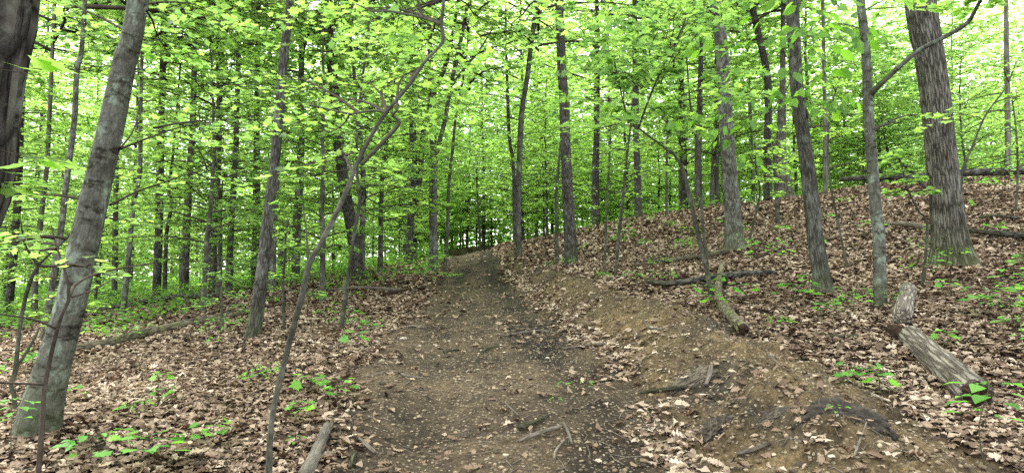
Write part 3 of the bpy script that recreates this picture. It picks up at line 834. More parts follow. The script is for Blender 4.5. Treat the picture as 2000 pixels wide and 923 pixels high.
# --- left and centre middle ground (px rows, depth, bark, label)
MID = [
    ([(88, 640, 14), (117, 461, 14), (132, 340, 13), (145, 235, 12), (150, 140, 11), (159, 100, 10), (166, 0, 9)], 12, M_GREY, "slender grey trunk just behind the leaning lichen-covered trunk"),
    ([(14, 632, 19), (30, 462, 17), (38, 300, 15), (45, 150, 13)], 20, M_DARK, "dark trunk at the far left edge behind the crooked sapling"),
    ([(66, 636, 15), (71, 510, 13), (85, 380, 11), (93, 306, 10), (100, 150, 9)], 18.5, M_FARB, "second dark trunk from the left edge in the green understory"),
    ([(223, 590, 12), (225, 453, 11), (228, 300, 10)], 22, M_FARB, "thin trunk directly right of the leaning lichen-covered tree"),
    ([(240, 618, 12), (249, 527, 11), (260, 401, 10), (273, 337, 9), (275, 200, 8)], 15, M_GREY, "thin pale trunk tilting right, in front of the dark pair on the left"),
    ([(305, 582, 18), (310, 466, 16), (312, 380, 16), (316, 200, 14)], 21, M_DARK, "left trunk of the close dark pair on the left"),
    ([(322, 578, 9), (325, 458, 8), (335, 400, 7), (330, 370, 6), (338, 300, 5)], 21, M_DARK, "crooked thin trunk at the right of the close dark pair"),
    ([(358, 577, 20), (363, 467, 17), (371, 337, 14), (376, 250, 13), (380, 100, 11)], 20, M_OAK, "stout straight brown trunk in the left understory, right of the dark pair"),
    ([(415, 572, 18), (416, 471, 17), (425, 315, 14), (430, 150, 12)], 22.5, M_OAK, "short-looking brown trunk half hidden by leaves left of the slim leaning trunk"),
    ([(446, 594, 15), (452, 436, 13), (460, 315, 12), (463, 200, 11), (468, 50, 9)], 18.5, M_GREY, "pale trunk just left of the slim leaning trunk"),
    ([(497, 575, 16), (501, 423, 15), (501, 306, 13), (503, 100, 11)], 21.5, M_DARK, "dark trunk behind the slim leaning trunk"),
    ([(532, 596, 13), (534, 466, 12), (540, 380, 10), (546, 250, 9)], 17.5, M_GREY, "grey trunk just right of the slim leaning trunk base"),
    ([(577, 564, 17), (581, 423, 16), (586, 337, 15), (588, 165, 13), (590, 0, 11)], 21, M_GREY, "grey mottled trunk left of the bent sapling's fork"),
    ([(700, 550, 25), (693, 485, 23), (672, 360, 22), (664, 300, 21), (655, 200, 20), (645, 100, 19), (640, 0, 18)], 19, M_DARK, "thick dark trunk leaning left behind the bent sapling"),
    ([(799, 516, 15), (801, 436, 15), (808, 337, 14), (806, 250, 13), (800, 100, 11), (798, 0, 10)], 26, M_DARK, "dark trunk left of the path with a second stem forking right"),
    ([(847, 526, 20), (847, 500, 17), (846, 380, 16), (847, 300, 15), (843, 230, 12), (840, 120, 10), (838, 0, 9)], 23, M_GREY, "straight grey trunk at the left edge of the path where it narrows"),
    ([(869, 524, 7), (874, 445, 7), (877, 358, 6), (884, 293, 6), (890, 230, 5), (905, 150, 4)], 22, M_THIN, "very thin pole right of the straight grey trunk on the path edge"),
    ([(1013, 510, 15), (1013, 480, 12), (1013, 380, 11), (1017, 250, 11), (1022, 200, 10), (1030, 150, 10), (1042, 50, 9), (1050, 0, 8)], 22, M_GREY, "slender trunk on the right edge of the path where it narrows"),
    ([(1006, 470, 8), (1005, 400, 8), (1002, 315, 7), (995, 270, 7), (990, 150, 6)], 28, M_DARK, "thin dark trunk close behind the slender one at the path edge"),
    ([(1116, 526, 34), (1115, 505, 27), (1110, 401, 23), (1106, 315, 21), (1103, 250, 20), (1102, 200, 20), (1098, 150, 18), (1093, 50, 17), (1092, 0, 16)], 16, M_DARK, "dark straight trunk standing on the cut bank right of the path"),
    ([(1164, 436, 15), (1163, 345, 14), (1165, 276, 13), (1166, 150, 12)], 31, M_DARK, "dark trunk right of the bank tree, rising behind the ridge"),
    ([(1247, 424, 19), (1246, 405, 14), (1245, 337, 13), (1242, 263, 12), (1241, 150, 11)], 26, M_DARK, "lone dark trunk on the ridge line with a flared foot"),
    ([(1362, 412, 14), (1363, 350, 13), (1364, 263, 12), (1367, 200, 11)], 27, M_DARK, "dark trunk on the ridge just left of the large smooth one"),
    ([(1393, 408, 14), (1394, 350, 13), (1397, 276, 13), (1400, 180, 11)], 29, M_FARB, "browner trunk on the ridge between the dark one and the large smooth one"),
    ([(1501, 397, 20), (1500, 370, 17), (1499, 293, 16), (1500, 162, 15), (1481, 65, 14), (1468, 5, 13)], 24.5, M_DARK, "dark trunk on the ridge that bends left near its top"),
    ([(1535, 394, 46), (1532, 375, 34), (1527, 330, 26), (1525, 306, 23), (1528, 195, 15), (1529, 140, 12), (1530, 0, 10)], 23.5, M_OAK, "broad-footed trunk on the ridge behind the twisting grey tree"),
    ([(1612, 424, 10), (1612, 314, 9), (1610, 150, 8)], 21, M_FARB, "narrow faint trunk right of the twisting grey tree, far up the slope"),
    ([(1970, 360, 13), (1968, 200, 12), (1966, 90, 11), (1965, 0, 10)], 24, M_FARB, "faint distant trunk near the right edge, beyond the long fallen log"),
]
for i, (px, Y, bk, lab) in enumerate(MID):
    lim = ()
    if "second stem forking right" in lab:
        lim = [([(806, 420, 10), (814, 395, 11), (822, 330, 11), (826, 262, 11), (845, 190, 10), (861, 150, 10), (876, 105, 9), (890, 30, 7), (900, -40, 6)], 26)]
    if "straight grey trunk at the left edge" in lab:
        lim = [([(849, 310, 9), (868, 240, 9), (882, 160, 9), (900, 80, 8), (915, 0, 7), (925, -50, 6)], 23), ([(884, 165, 6), (910, 130, 5), (935, 100, 4), (960, 60, 3)], 23)]
    if "slender trunk on the right" in lab:
        lim = [([(1042, 60, 6), (1052, 35, 6), (1062, 0, 5)], 22)]
    thin = px[0][2] < 10
    grow_tree("forest_tree", lab, "tree", px, Y, bk, 13 if thin else 16, 'under' if thin and Y > 25 else 'tall', sides=16 if px[0][2] < 18 else 24, seed=20 + i, flare=.25, ridge=.05, limbs=lim)

# --- right foreground and hill
grow_tree("forest_tree", "large smooth-barked trunk with mossy foot half way up the bank", "tree",
          [(1436, 492, 48), (1434, 470, 37), (1432, 423, 33), (1425, 337, 30), (1420, 250, 28), (1410, 100, 25), (1400, 0, 23)], 13, M_GREY, 16, 'tall', ridge=.05, sides=32, seed=61, flare=.5)

def crown_U(root, org, pts, rad):
    c = Crown(44)
    rows = [(1535, 100, 8.6, 1440, 160, 6.6), (1540, 50, 8.6, 1600, 90, 6.8), (1555, 75, 8.6, 1640, 150, 7.2), (1545, 215, 8.6, 1440, 250, 6.9), (1535, 110, 8.6, 1480, 90, 6.6), (1550, 150, 8.6, 1470, 330, 7.4), (1560, 70, 8.4, 1690, 90, 7.4),
            (1545, 10, 8.6, 1590, 30, 6.8), (1560, 190, 8.6, 1640, 220, 7.6)]
    sprays(c, rows, .15, droop=.9, tilt=.55, ntw=6, npt=4)
    top = q_top(pts, 9.5)
    for i in range(24):  # high boughs out of view, enlarged to cut skylight on the near slope
        c.bough(np.array([top[0], top[1], 8 + i * .35]), i * 2.4, c.r.uniform(2.2, 4.4), .3, .18, 8, 8, .03)
    c.build("crown", T_OVAL, M_LEAF_BIG, root, org)
grow_tree("forest_tree", "twisting grey trunk with broad hanging leaves beside its upper stem", "tree",
          [(1608, 590, 64), (1606, 575, 50), (1602, 536, 37), (1592, 471, 34), (1585, 400, 33), (1570, 280, 29), (1560, 200, 28), (1555, 150, 27), (1547, 0, 27)], 8.7, M_GREY, 15, crown_U, ridge=.06, rough=.13, sides=36, seed=64, flare=.4, steps=110,
          limbs=[([(1575, 215, 5), (1583, 235, 4), (1590, 250, 3)], 8.4)])
def crown_V(root, org, pts, rad):
    c = Crown(45)
    sprays(c, [(1887, 47, 7.0, 1930, -10, 6.6), (1735, 237, 7.4, 1800, 230, 8.6), (1690, 60, 7.5, 1620, 40, 8.8), (1690, 20, 7.4, 1850, 10, 6.8), (1690, 20, 7.5, 1780, -10, 8.6)], .11, ntw=6, npt=5)
    top = q_top(pts, 8.0)
    for i in range(20):  # upper boughs out of view, enlarged as shade over the near bank
        c.bough(np.array([top[0], top[1], 7 + i * .3]), i * 2.4, c.r.uniform(1.6, 3.4), .3, .15, 8, 8, .02)
    c.build("crown", T_MAPLE, M_LEAF, root, org)
grow_tree("forest_tree", "slender pale grey trunk with one long dark branch rising to the right", "tree",
          [(1720, 604, 32), (1720, 590, 28), (1717, 461, 25), (1710, 400, 24), (1700, 260, 22), (1698, 250, 24), (1695, 175, 20), (1690, 75, 19), (1681, 0, 18)], 7.5, M_BEECH, 13, crown_V, rough=.08, sides=28, seed=67, flare=.2, steps=110,
          limbs=[([(1700, 185, 12), (1712, 172, 11), (1735, 150, 10), (1790, 102, 9), (1840, 75, 9), (1887, 47, 8), (1905, 20, 7), (1925, -20, 6)], 6.6), ([(1702, 256, 9), (1722, 245, 7), (1750, 236, 5)], 7.4)])
grow_tree("forest_tree", "largest furrowed oak trunk at the right, with flared roots", "tree",
          [(1866, 532, 116), (1862, 515, 94), (1859, 490, 80), (1855, 461, 71), (1849, 400, 66), (1838, 300, 63), (1828, 200, 61), (1814, 100, 62), (1797, 0, 64)], 9.5, M_OAK, 17, 'tall', ridge=.05, rough=.04, sides=72, seed=70, flare=.32, steps=140)
def crown_X(root, org, pts, rad):
    c = Crown(46)
    rows = []
    r = c.r
    for k in range(40):
        x = r.uniform(1040, 1460); y = r.uniform(-20, 290); Y = r.uniform(6.8, 11)
        rows.append((1280 + (x - 1280) * .35, 200 + (y - 200) * .5, 9.2, x, y, Y))
    sprays(c, rows, .10, tilt=.4, ntw=7, npt=6)
    c.build("crown", T_MAPLE, M_LEAF, root, org)
grow_tree("sapling", "thin sapling on the bank arching left over its own leaves", "sapling",
          [(1387, 566, 11), (1377, 510, 10), (1364, 458, 10), (1351, 401, 9), (1338, 345, 9), (1330, 323, 8), (1317, 302, 7), (1286, 280, 7), (1247, 250, 6), (1228, 237, 6), (1200, 232, 5), (1170, 240, 4), (1140, 238, 3)], 9.4, M_THIN, 0, crown_X, sides=10, seed=73, flare=.1,
          limbs=[([(1382, 520, 6), (1376, 470, 6), (1371, 415, 6), (1369, 358, 5), (1366, 300, 5), (1350, 220, 4), (1340, 100, 3)], 9.2), ([(1247, 250, 5), (1265, 200, 4), (1290, 140, 4), (1330, 60, 3), (1350, 0, 3)], 8.4), ([(1228, 237, 4), (1215, 190, 3), (1200, 120, 3)], 8.8)])

SAP = [
    ([(668, 630, 10), (680, 540, 8), (690, 470, 7), (702, 390, 7), (697, 330, 6), (698, 250, 6), (705, 175, 5), (715, 100, 5), (722, 35, 4)], 10, "straight thin sapling between the bent sapling and the path", 1.3, .45),
    ([(1204, 514, 6), (1210, 450, 6), (1217, 380, 5), (1226, 293, 5), (1232, 240, 4), (1238, 150, 3)], 12.5, "thin leaning sapling right of the dark bank tree", 1.1, .5),
    ([(1181, 520, 5), (1186, 380, 4), (1190, 315, 4), (1194, 220, 3)], 13, "hair-thin sapling just right of the dark bank tree", .9, .5),
    ([(1088, 512, 7), (1086, 393, 6), (1089, 350, 6), (1095, 280, 4)], 17, "pale thin sapling just left of the dark bank tree", 1.1, .5),
    ([(1302, 424, 6), (1302, 330, 5), (1304, 230, 4)], 24, "thin pole right of the lone ridge trunk", 1.8, .5),
    ([(1469, 447, 5), (1478, 410, 5), (1484, 370, 4), (1477, 332, 4), (1474, 280, 3)], 14, "small kinked sapling right of the large smooth-barked trunk", .7, .5),
    ([(1520, 450, 9), (1517, 400, 8), (1514, 337, 7), (1510, 270, 5)], 16, "pale short sapling in front of the broad-footed ridge trunk", 1.0, .5),
    ([(1645, 475, 5), (1632, 410, 5), (1620, 350, 4), (1617, 280, 4), (1622, 215, 4), (1645, 140, 3)], 10.5, "wavy thin sapling between the twisting grey tree and the slender pale one", .9, .5),
    ([(1804, 542, 7), (1811, 439, 6), (1793, 411, 5), (1773, 369, 5), (1764, 335, 4), (1752, 290, 3)], 8.8, "crooked sapling against the left side of the largest oak", .35, .7),
    ([(1876, 380, 7), (1880, 332, 7), (1900, 285, 6), (1925, 225, 5), (1965, 170, 4), (1985, 120, 3)], 12, "thin tree leaning right from behind the largest oak", 1.3, .35),
    ([(1985, 400, 5), (1988, 330, 5), (1984, 250, 4), (1975, 180, 3)], 12.5, "thin upright sapling at the right edge in front of the long fallen log", 1.0, .4),
    ([(110, 700, 6), (120, 600, 5), (128, 520, 4)], 9, "small bare shoot behind the leaning lichen-covered trunk", .6, .4),
    ([(555, 635, 7), (553, 560, 6), (556, 500, 5), (560, 430, 4)], 11, "small dark sapling right of the slim leaning trunk", .8, .4),
    ([(435, 640, 5), (432, 560, 4), (434, 500, 3)], 11, "short thin stem left of the slim leaning trunk near the left log", .6, .35),
    ([(838, 560, 3), (800, 480, 3), (790, 440, 2)], 16, "short leaning shoot left of the path under the grey trunk", .8, .3),
    ([(940, 505, 5), (935, 430, 4), (930, 330, 3)], 33, "thin sapling where the path disappears", 1.6, .3),
]
for i, (px, Y, lab, L, f0) in enumerate(SAP):
    grow_tree("sapling", lab, "sapling", px, Y, M_THIN, 0, stem_crown(9, L, .09 if Y < 14 else .11, T_OVAL, M_LEAF, f0, 6, 5, seed=300 + i), sides=8, seed=80 + i, flare=.1)

# ------------------------------------------------------------------ understory and far trees
def free(x, y):
    return x < path_l(y) - .6 or x > path_r(y) + .6
TR = np.random.default_rng(77)
def trunk_mesh(seed, h, r):
    rr = np.random.default_rng(seed)
    n = 26
    t = np.linspace(0, 1, n)
    pts = np.stack([np.cumsum(rr.normal(0, .035, n)) * t, np.cumsum(rr.normal(0, .035, n)) * t, -.3 + (h + .3) * t], 1)
    return MB().tube(pts, r * (1 - .75 * t), 10, .1, .3, r * 2, seed)
def proto(name, label, cat, group, mb, bark, crown):
    root = empty(name, (0, 0, 0), label, cat, group)
    mb.build("trunk", bark, root)
    link("crown", crown, root)
    return root
def region(x, y):
    u = x / y
    if u < -.32: return "left side"
    if u < -.06: return "left of the path"
    if u < .2: return "right of the path"
    return "right side"
def reg_label(base, x, y):
    return {"left side": base + " in the woods at the far left", "left of the path": base + " in the woods left of the path",
            "right of the path": base + " beyond the head of the path", "right side": base + " beyond the ridge on the right"}[region(x, y)]

U_PROTO = [proto("understory_tree", "x", "tree", "x", trunk_mesh(400 + i, 5.0 + i * .5, .045 + .008 * i), M_THIN, UNDER[i]) for i in range(6)]
L_PROTO = [proto("leafy_shrub", "x", "shrub", "x", trunk_mesh(420 + i, 2.2, .016), M_THIN, LOWC[i]) for i in range(3)]
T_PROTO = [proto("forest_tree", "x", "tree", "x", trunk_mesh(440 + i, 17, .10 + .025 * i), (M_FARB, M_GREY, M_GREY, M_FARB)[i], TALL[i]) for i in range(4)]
used = set()
def put(plist, x, y, base, group, lo, hi):
    k = int(TR.integers(len(plist)))
    pr = plist[k]
    loc = (x, y, h1(x, y)); rz = TR.uniform(0, 6.28); sc = TR.uniform(lo, hi)
    if pr.name in used:
        copy_thing(pr, loc, rz, sc, reg_label(base, x, y), group)
    else:
        used.add(pr.name)
        pr.location = loc; pr.rotation_euler = (0, 0, rz); pr.scale = (sc,) * 3
        pr["label"] = reg_label(base, x, y); pr["group"] = group

def spread(n, y0, y1, ok, dmin, pw=1.0):
    out = []
    tries = 0
    while len(out) < n and tries < 20000:
        tries += 1
        y = y0 + (y1 - y0) * TR.random() ** pw
        x = TR.uniform(-1, 1) * (.80 * y + 2.5)
        if not ok(x, y): continue
        if any((x - a) ** 2 + (y - b) ** 2 < dmin ** 2 for a, b in out): continue
        out.append((x, y))
    return out

def ok_under(x, y):
    if y < 46 and not (x < path_l(y) - 1.8 or x > path_r(y) + 1.8): return False
    u = x / y
    if u > .0 and y < 25.5 + 1.5 * max(0, .3 - u) * 6: return False       # the open slope on the right
    if u > .55 and y < 21: return False
    if u < -.05 and y < 14.5: return False
    return True
for x, y in spread(12, 28, 50, lambda x, y: x / y > .25 and ok_under(x, y), 2.0, 1.0):
    put(U_PROTO, x, y, "leafy young understory maple", "understory maples", 1.2, 1.9)
for x, y in spread(112, 14.5, 64, ok_under, 2.0, 1.0):
    put(U_PROTO, x, y, "leafy young understory maple", "understory maples", .8, 1.35)
def ok_low(x, y):
    if y < 50 and not (x < path_l(y) - 1.0 or x > path_r(y) + 1.2): return False
    u = x / y
    if u > .0 and y < 27: return False
    return True
for x, y in spread(32, 36, 66, lambda x, y: -.2 < x / y < .3 and (y > 50 or x < path_l(y) - .8 or x > path_r(y) + .8), 1.8, 1.0):
    put(U_PROTO, x, y, "leafy young understory maple", "understory maples", 1.2, 1.9)
for x, y in spread(24, 50, 68, lambda x, y: -.16 < x / y < .14, 1.2, 1.0):
    put(L_PROTO, x, y, "low leafy shrub", "low shrubs of the understory", 1.2, 1.8)
for x, y in spread(64, 14, 60, ok_low, 1.5, 1.0):
    put(L_PROTO, x, y, "low leafy shrub", "low shrubs of the understory", .7, 1.3)
def ok_far(x, y):
    return free(x, y) and (x / y < .02 or y > 29)
for x, y in spread(44, 30, 85, ok_far, 2.4, 1.1):
    put(T_PROTO, x, y, "distant tall trunk with a leafy crown", "distant forest trees", .85, 1.2)

# the far wood that closes the view
dr = np.random.default_rng(5)
N = 200000
yy = dr.uniform(62, 105, N); xx = dr.uniform(-1, 1, N) * (yy * .9 + 5)
zz = H(xx, yy) + dr.uniform(0, 1, N) ** 1.2 * 33
pos = np.stack([xx, yy, zz], 1)
hd = dr.normal(0, 1, (N, 3)) * [1, 1, .3]
V, Fc, idx = place(T_KITE, pos, hd, np.array([0, -.35, .8])[None] + dr.normal(0, .5, (N, 3)), dr.uniform(.35, .75, N), dr)
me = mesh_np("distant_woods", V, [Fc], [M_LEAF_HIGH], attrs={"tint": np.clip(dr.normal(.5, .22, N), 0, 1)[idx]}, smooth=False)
tag(link("distant_woods", me), "mass of pale green leaves closing the view far behind the trunks", "woods", kind='stuff')

# low ground cover in the left understory and behind the ridge
N = 42000
yy = 9.5 + 40 * dr.random(N) ** 1.5; xx = -(dr.random(N)) * (yy * .85 + 2) + path_l(yy) - .2
keep = (fbm(xx * .5, yy * .5, 77, 3) + .66 * sstep(9.5, 19, yy) - .24 - .55 * sstep(6, 0, path_l(yy) - xx) * sstep(30, 20, yy) > 0)
xx, yy = xx[keep], yy[keep]
x2 = np.concatenate([dr.uniform(2, 40, 9000), dr.uniform(-22, 10, 9000)]); y2 = np.concatenate([dr.uniform(24, 45, 9000), dr.uniform(49, 70, 9000)])
xx = np.concatenate([xx, x2]); yy = np.concatenate([yy, y2]); N = len(xx)
zz = H(xx, yy) + dr.random(N) ** 1.4 * np.interp(yy, [9, 14, 25, 45], [.10, .28, .5, .6]) + .02
hd = dr.normal(0, 1, (N, 3)) * [1, 1, .2]
V, Fc, idx = place(T_KITE, np.stack([xx, yy, zz], 1), hd, np.array([0, 0, 1.])[None] + dr.normal(0, .3, (N, 3)), dr.uniform(.06, .13, N) * np.interp(yy, [9, 30], [1, 1.6]), dr)
me = mesh_np("ground_cover", V, [Fc], [M_COVER], attrs={"tint": dr.random(N)[idx]}, smooth=False)
tag(link("ground_cover", me), "low green plants covering the forest floor at the left", "ground cover", kind='stuff')

# ------------------------------------------------------------------ dry leaf litter, gravel
lr = np.random.default_rng(21)
def litter(n, y0, y1, T, pw, s0, s1):
    y = y0 + (y1 - y0) * lr.random(n) ** pw
    x = lr.uniform(-1, 1, n) * (.80 * y + .6)
    p, b, t = masks(x, y)
    clump = np.clip(.5 + fbm(x * 1.6, y * 1.6, 61, 3), 0, 1)
    dens = np.clip(1 - p - b, 0, 1) + .035 * p * clump * 2 + .16 * b * clump + t * 1.6 * clump
    dens *= np.where((x < path_l(y) + .3) & (y > 11), np.interp(y, [11, 20], [1, .55]), 1)
    k = lr.random(n) < np.clip(dens, 0, 1)
    x, y = x[k], y[k]; n = len(x)
    e = .06
    hz = H(x, y)
    sx = (H(x + e, y, False) - H(x - e, y, False)) / (2 * e); sy = (H(x, y + e, False) - H(x, y - e, False)) / (2 * e)
    nr = np.stack([-sx, -sy, np.ones(n)], 1) + lr.normal(0, .21, (n, 3)) * [1, 1, .3]
    hd = lr.normal(0, 1, (n, 3)) * [1, 1, .15]
    size = lr.uniform(s0, s1, n) * np.interp(y, [4, 25], [1, 1.5])
    pos = np.stack([x, y, hz + lr.uniform(.004, .026, n)], 1) - norm(hd) * (size * .5)[:, None]
    curl = (lr.normal(.12, .38, n), lr.normal(.03, .25, n))
    V, Fc, idx = place(T, pos, hd, nr, size, lr, curl, .03 if T is T_OAK else .075)
    tint = np.clip(lr.normal(.49, .215, n) + .18 * fbm(x * .8, y * .8, 88, 2) + .16 * t[k], 0, 1)
    return V, Fc, tint[idx]
parts = [litter(24000, 2.9, 9.5, T_OAK, 1.0, .045, .11), litter(36000, 2.9, 9.5, T_OVAL, 1.0, .025, .085), litter(56000, 9, 17, T_OVAL, 1.0, .045, .115), litter(62000, 17, 34, T_KITE, 1.0, .07, .14)]
off = 0; VV = []; FF = []; TT = []
for V, Fc, t in parts:
    VV.append(V); FF.append(Fc + off); TT.append(t); off += len(V)
me = mesh_np("fallen_leaves", np.concatenate(VV), [np.concatenate(FF)], [M_LITTER], attrs={"tint": np.concatenate(TT)}, smooth=True)
tag(link("fallen_leaves", me), "dry brown and tan oak leaves strewn over the forest floor", "leaf litter", kind='stuff')

def ico(sub=1):
    import bmesh
    bm = bmesh.new()
    bmesh.ops.create_icosphere(bm, subdivisions=sub, radius=1)
    V = np.array([v.co[:] for v in bm.verts]); Fc = np.array([[v.index for v in f.verts] for f in bm.faces])
    bm.free()
    return V, Fc
IV, IF = ico(1)
N = 26000
y = 3.0 + 11 * lr.random(N) ** 1.25
x = path_l(y) - .25 + (path_r(y) + 1.9 - path_l(y)) * lr.random(N)
p, b, t = masks(x, y)
k = lr.random(N) < np.clip(.55 * p + 1.0 * b, 0, 1)
x, y = x[k], y[k]; N = len(x)
sz = .004 + .018 * lr.random(N) ** 3.2
rot = lr.uniform(0, 6.28, N)
sc = np.stack([lr.uniform(.7, 1.5, N), lr.uniform(.6, 1.1, N), lr.uniform(.3, .75, N)], 1) * sz[:, None]
lv = IV[None] * sc[:, None] * (1 + lr.uniform(-.25, .25, (N, len(IV), 1)))
c, s_ = np.cos(rot)[:, None], np.sin(rot)[:, None]
W = np.stack([lv[..., 0] * c - lv[..., 1] * s_, lv[..., 0] * s_ + lv[..., 1] * c, lv[..., 2]], -1)
W += np.stack([x, y, H(x, y) + sz * .15], 1)[:, None]
me = mesh_np("gravel", W.reshape(-1, 3), [(IF[None] + (np.arange(N) * len(IV))[:, None, None]).reshape(-1, 3)], [M_STONE], attrs={"tint": np.repeat(np.clip(lr.normal(.45, .25, N), 0, 1), len(IV))}, smooth=False)
tag(link("gravel", me), "small tan pebbles and crumbs in the soil of the path and bank", "gravel", kind='stuff')

# fine woody debris on path and bank
tw = MB()
k = 0
while k < 700:
    y = 3.1 + 9 * lr.random() ** 1.3; x = lr.uniform(path_l(y) - .5, path_r(y) + 2.0)
    L = lr.uniform(.05, .28); a = lr.uniform(0, 3.14); b = lr.normal(0, .35)
    px_ = np.array([x - math.cos(a) * L / 2, x, x + math.cos(a + b) * L / 2]); py_ = np.array([y - math.sin(a) * L / 2, y, y + math.sin(a + b) * L / 2])
    zz_ = H(px_, py_) + lr.uniform(.002, .012)
    tw.tube(np.stack([px_, py_, zz_], 1), np.array([1, .9, .5]) * lr.uniform(.0015, .0045), 4, cap=False)
    k += 1
tag(tw.build("twig_debris", M_DEAD), "thin broken twigs and rootlets scattered in the soil", "twig litter", kind='stuff')

# ------------------------------------------------------------------ logs
def ground_line(pix, lift=0.0, Ys=None):
    out = []
    for i, (px, py, w) in enumerate(pix):
        q = gp(px, py) if Ys is None else P(px, py, Ys[i])
        r = pix_r(w, q[1])
        if Ys is None:
            q = q + np.array([0, 0, r * .55 + lift])
        out.append([*q, r])
    return np.array(out)

def log_thing(name, label, cat, pix, mat, sides=18, rough=.1, ridge=0., Ys=None, lift=0., jag=0., seed=1, parts=(), limbs=(), steps=None, group=None):
    a = ground_line(pix, lift, Ys)
    org = a[0, :3].copy(); org[2] = h1(org[0], org[1]) if Ys is None else org[2]
    root = empty(name, org, label, cat, group)
    q = catmull(a, steps or max(12, len(pix) * 8))
    mb = MB().tube(q[:, :3], q[:, 3], sides, rough, seed=seed, ridge=ridge, nridge=max(8, sides // 2), jag=jag)
    for l in limbs:
        b = ground_line(l[0], l[1] if len(l) > 1 else 0)
        b = catmull(b, 14)
        mb.tube(b[:, :3], b[:, 3], 8, rough, seed=seed + 3)
    mb.build("trunk" if cat == "log" else "stem", mat, root, org)
    return root, q, org

# near broken log on the right: two pieces
r1, q1, o1 = log_thing("broken_log", "furrowed bark log with a hollow rotten end, lying at lower right", "log",
                       [(1778, 672, 40), (1815, 708, 44), (1862, 752, 52), (1908, 795, 60)], M_LOG, 40, .08, .10, jag=.05, seed=5, steps=40, lift=.02)
# hollow rotten end
d = q1[-1, :3] - q1[-3, :3]; d /= np.linalg.norm(d)
hb = MB().tube(np.array([q1[-1, :3] - d * .10, q1[-1, :3] + d * .012, q1[-1, :3] + d * .035]), np.array([q1[-1, 3] * .8, q1[-1, 3] * .86, q1[-1, 3] * .55]), 24, .2, seed=4, jag=.04)
hb.build("rotten_core", M_ROT, r1, o1)
log_thing("broken_log", "short upright-leaning log piece behind the hollow log, below the oak", "log", [(1762, 636, 33), (1767, 608, 32), (1774, 576, 28)], M_LOG, 32, .10, .09, jag=.04, seed=8, steps=24, lift=.03)
log_thing("bark_slab", "brown stripped bark slab between the two log pieces at right", "bark", [(1738, 650, 18), (1760, 660, 30), (1785, 668, 26)], M_ROT, 16, .2, .1, jag=.05, seed=18)
r2, q2, o2 = log_thing("mossy_log", "mossy log pointing at the camera with a black rotten end, on the bank", "log",
                       [(1412, 520, 11), (1404, 555, 13), (1404, 585, 15), (1420, 618, 19), (1452, 656, 23)], M_MOSSLOG, 24, .12, .05, jag=.03, seed=11, steps=44, lift=.035)
d = q2[-1, :3] - q2[-3, :3]; d /= np.linalg.norm(d)
MB().tube(np.array([q2[-1, :3] - d * .1, q2[-1, :3] + d * .02, q2[-1, :3] + d * .06]), np.array([q2[-1, 3] * .9, q2[-1, 3] * .92, q2[-1, 3] * .5]), 18, .2, seed=4, jag=.04).build("rotten_core", M_ROT, r2, o2)
log_thing("fallen_log", "dark fallen branch lying across the mossy log on the bank", "log", [(1262, 556, 7), (1310, 562, 10), (1368, 553, 11), (1415, 547, 11), (1495, 540, 9), (1518, 541, 7)], M_DARK, 12, .12, seed=12, lift=.05)
log_thing("fallen_log", "mossy fallen limb running left from the smooth trunk's foot", "log", [(1235, 527, 5), (1310, 517, 8), (1380, 508, 9), (1425, 498, 12)], M_MOSSLOG, 12, .12, seed=13, lift=.07)
log_thing("fallen_log", "long dark fallen log raised above the ridge at the far right", "log", [(1640, 350, 9), (1717, 346, 11), (1811, 343, 13), (1887, 337, 15), (2000, 333, 16), (2150, 326, 17)], M_DARK, 16, .1, .04, Ys=[18.5, 18, 17.5, 17, 16.5, 16], seed=14, lift=.1)
log_thing("fallen_log", "short broken limb leaning under the long fallen log, left of the oak", "log", [(1752, 306, 5), (1787, 342, 7), (1808, 368, 8)], M_DARK, 8, .1, Ys=[17.0, 17.2, 16.8], seed=15)
log_thing("fallen_log", "brown log lying left and behind the largest oak", "log", [(1728, 447, 7), (1765, 449, 9), (1805, 454, 11), (1830, 458, 11)], M_DEAD, 12, .1, seed=16, lift=.08)
log_thing("fallen_log", "dark log lying right and behind the largest oak to the frame edge", "log", [(1895, 462, 9), (1940, 467, 11), (1985, 473, 13), (2060, 480, 14)], M_DARK, 12, .1, seed=17, lift=.08)
log_thing("fallen_log", "thin dark branch on the slope right of the oak above the dark log", "log", [(1912, 433, 4), (1950, 431, 6), (1990, 434, 5)], M_DARK, 8, .1, seed=19, lift=.06)
log_thing("fallen_log", "half-buried dark log crossing the ground behind the leaning lichen-covered trunk", "log", [(140, 690, 14), (210, 678, 17), (280, 660, 17), (350, 643, 15), (425, 627, 14), (500, 610, 12)], M_MOSSLOG, 18, .15, .06, seed=20, jag=.05, lift=.03)
log_thing("fallen_log", "second low log further back in the left understory", "log", [(160, 620, 7), (260, 605, 9), (350, 590, 8), (420, 588, 6)], M_DARK, 10, .15, seed=22, lift=.12)
log_thing("fallen_log", "thin fallen branch lying left of the path below the thick dark trunk", "log", [(640, 570, 4), (710, 566, 6), (770, 570, 7), (815, 571, 5)], M_DEAD, 8, .12, seed=23, lift=.04)
log_thing("fallen_log", "rotten log end at the left edge of the path below the grey trunk", "log", [(750, 578, 9), (790, 572, 10), (830, 566, 8)], M_ROT, 10, .2, seed=24)
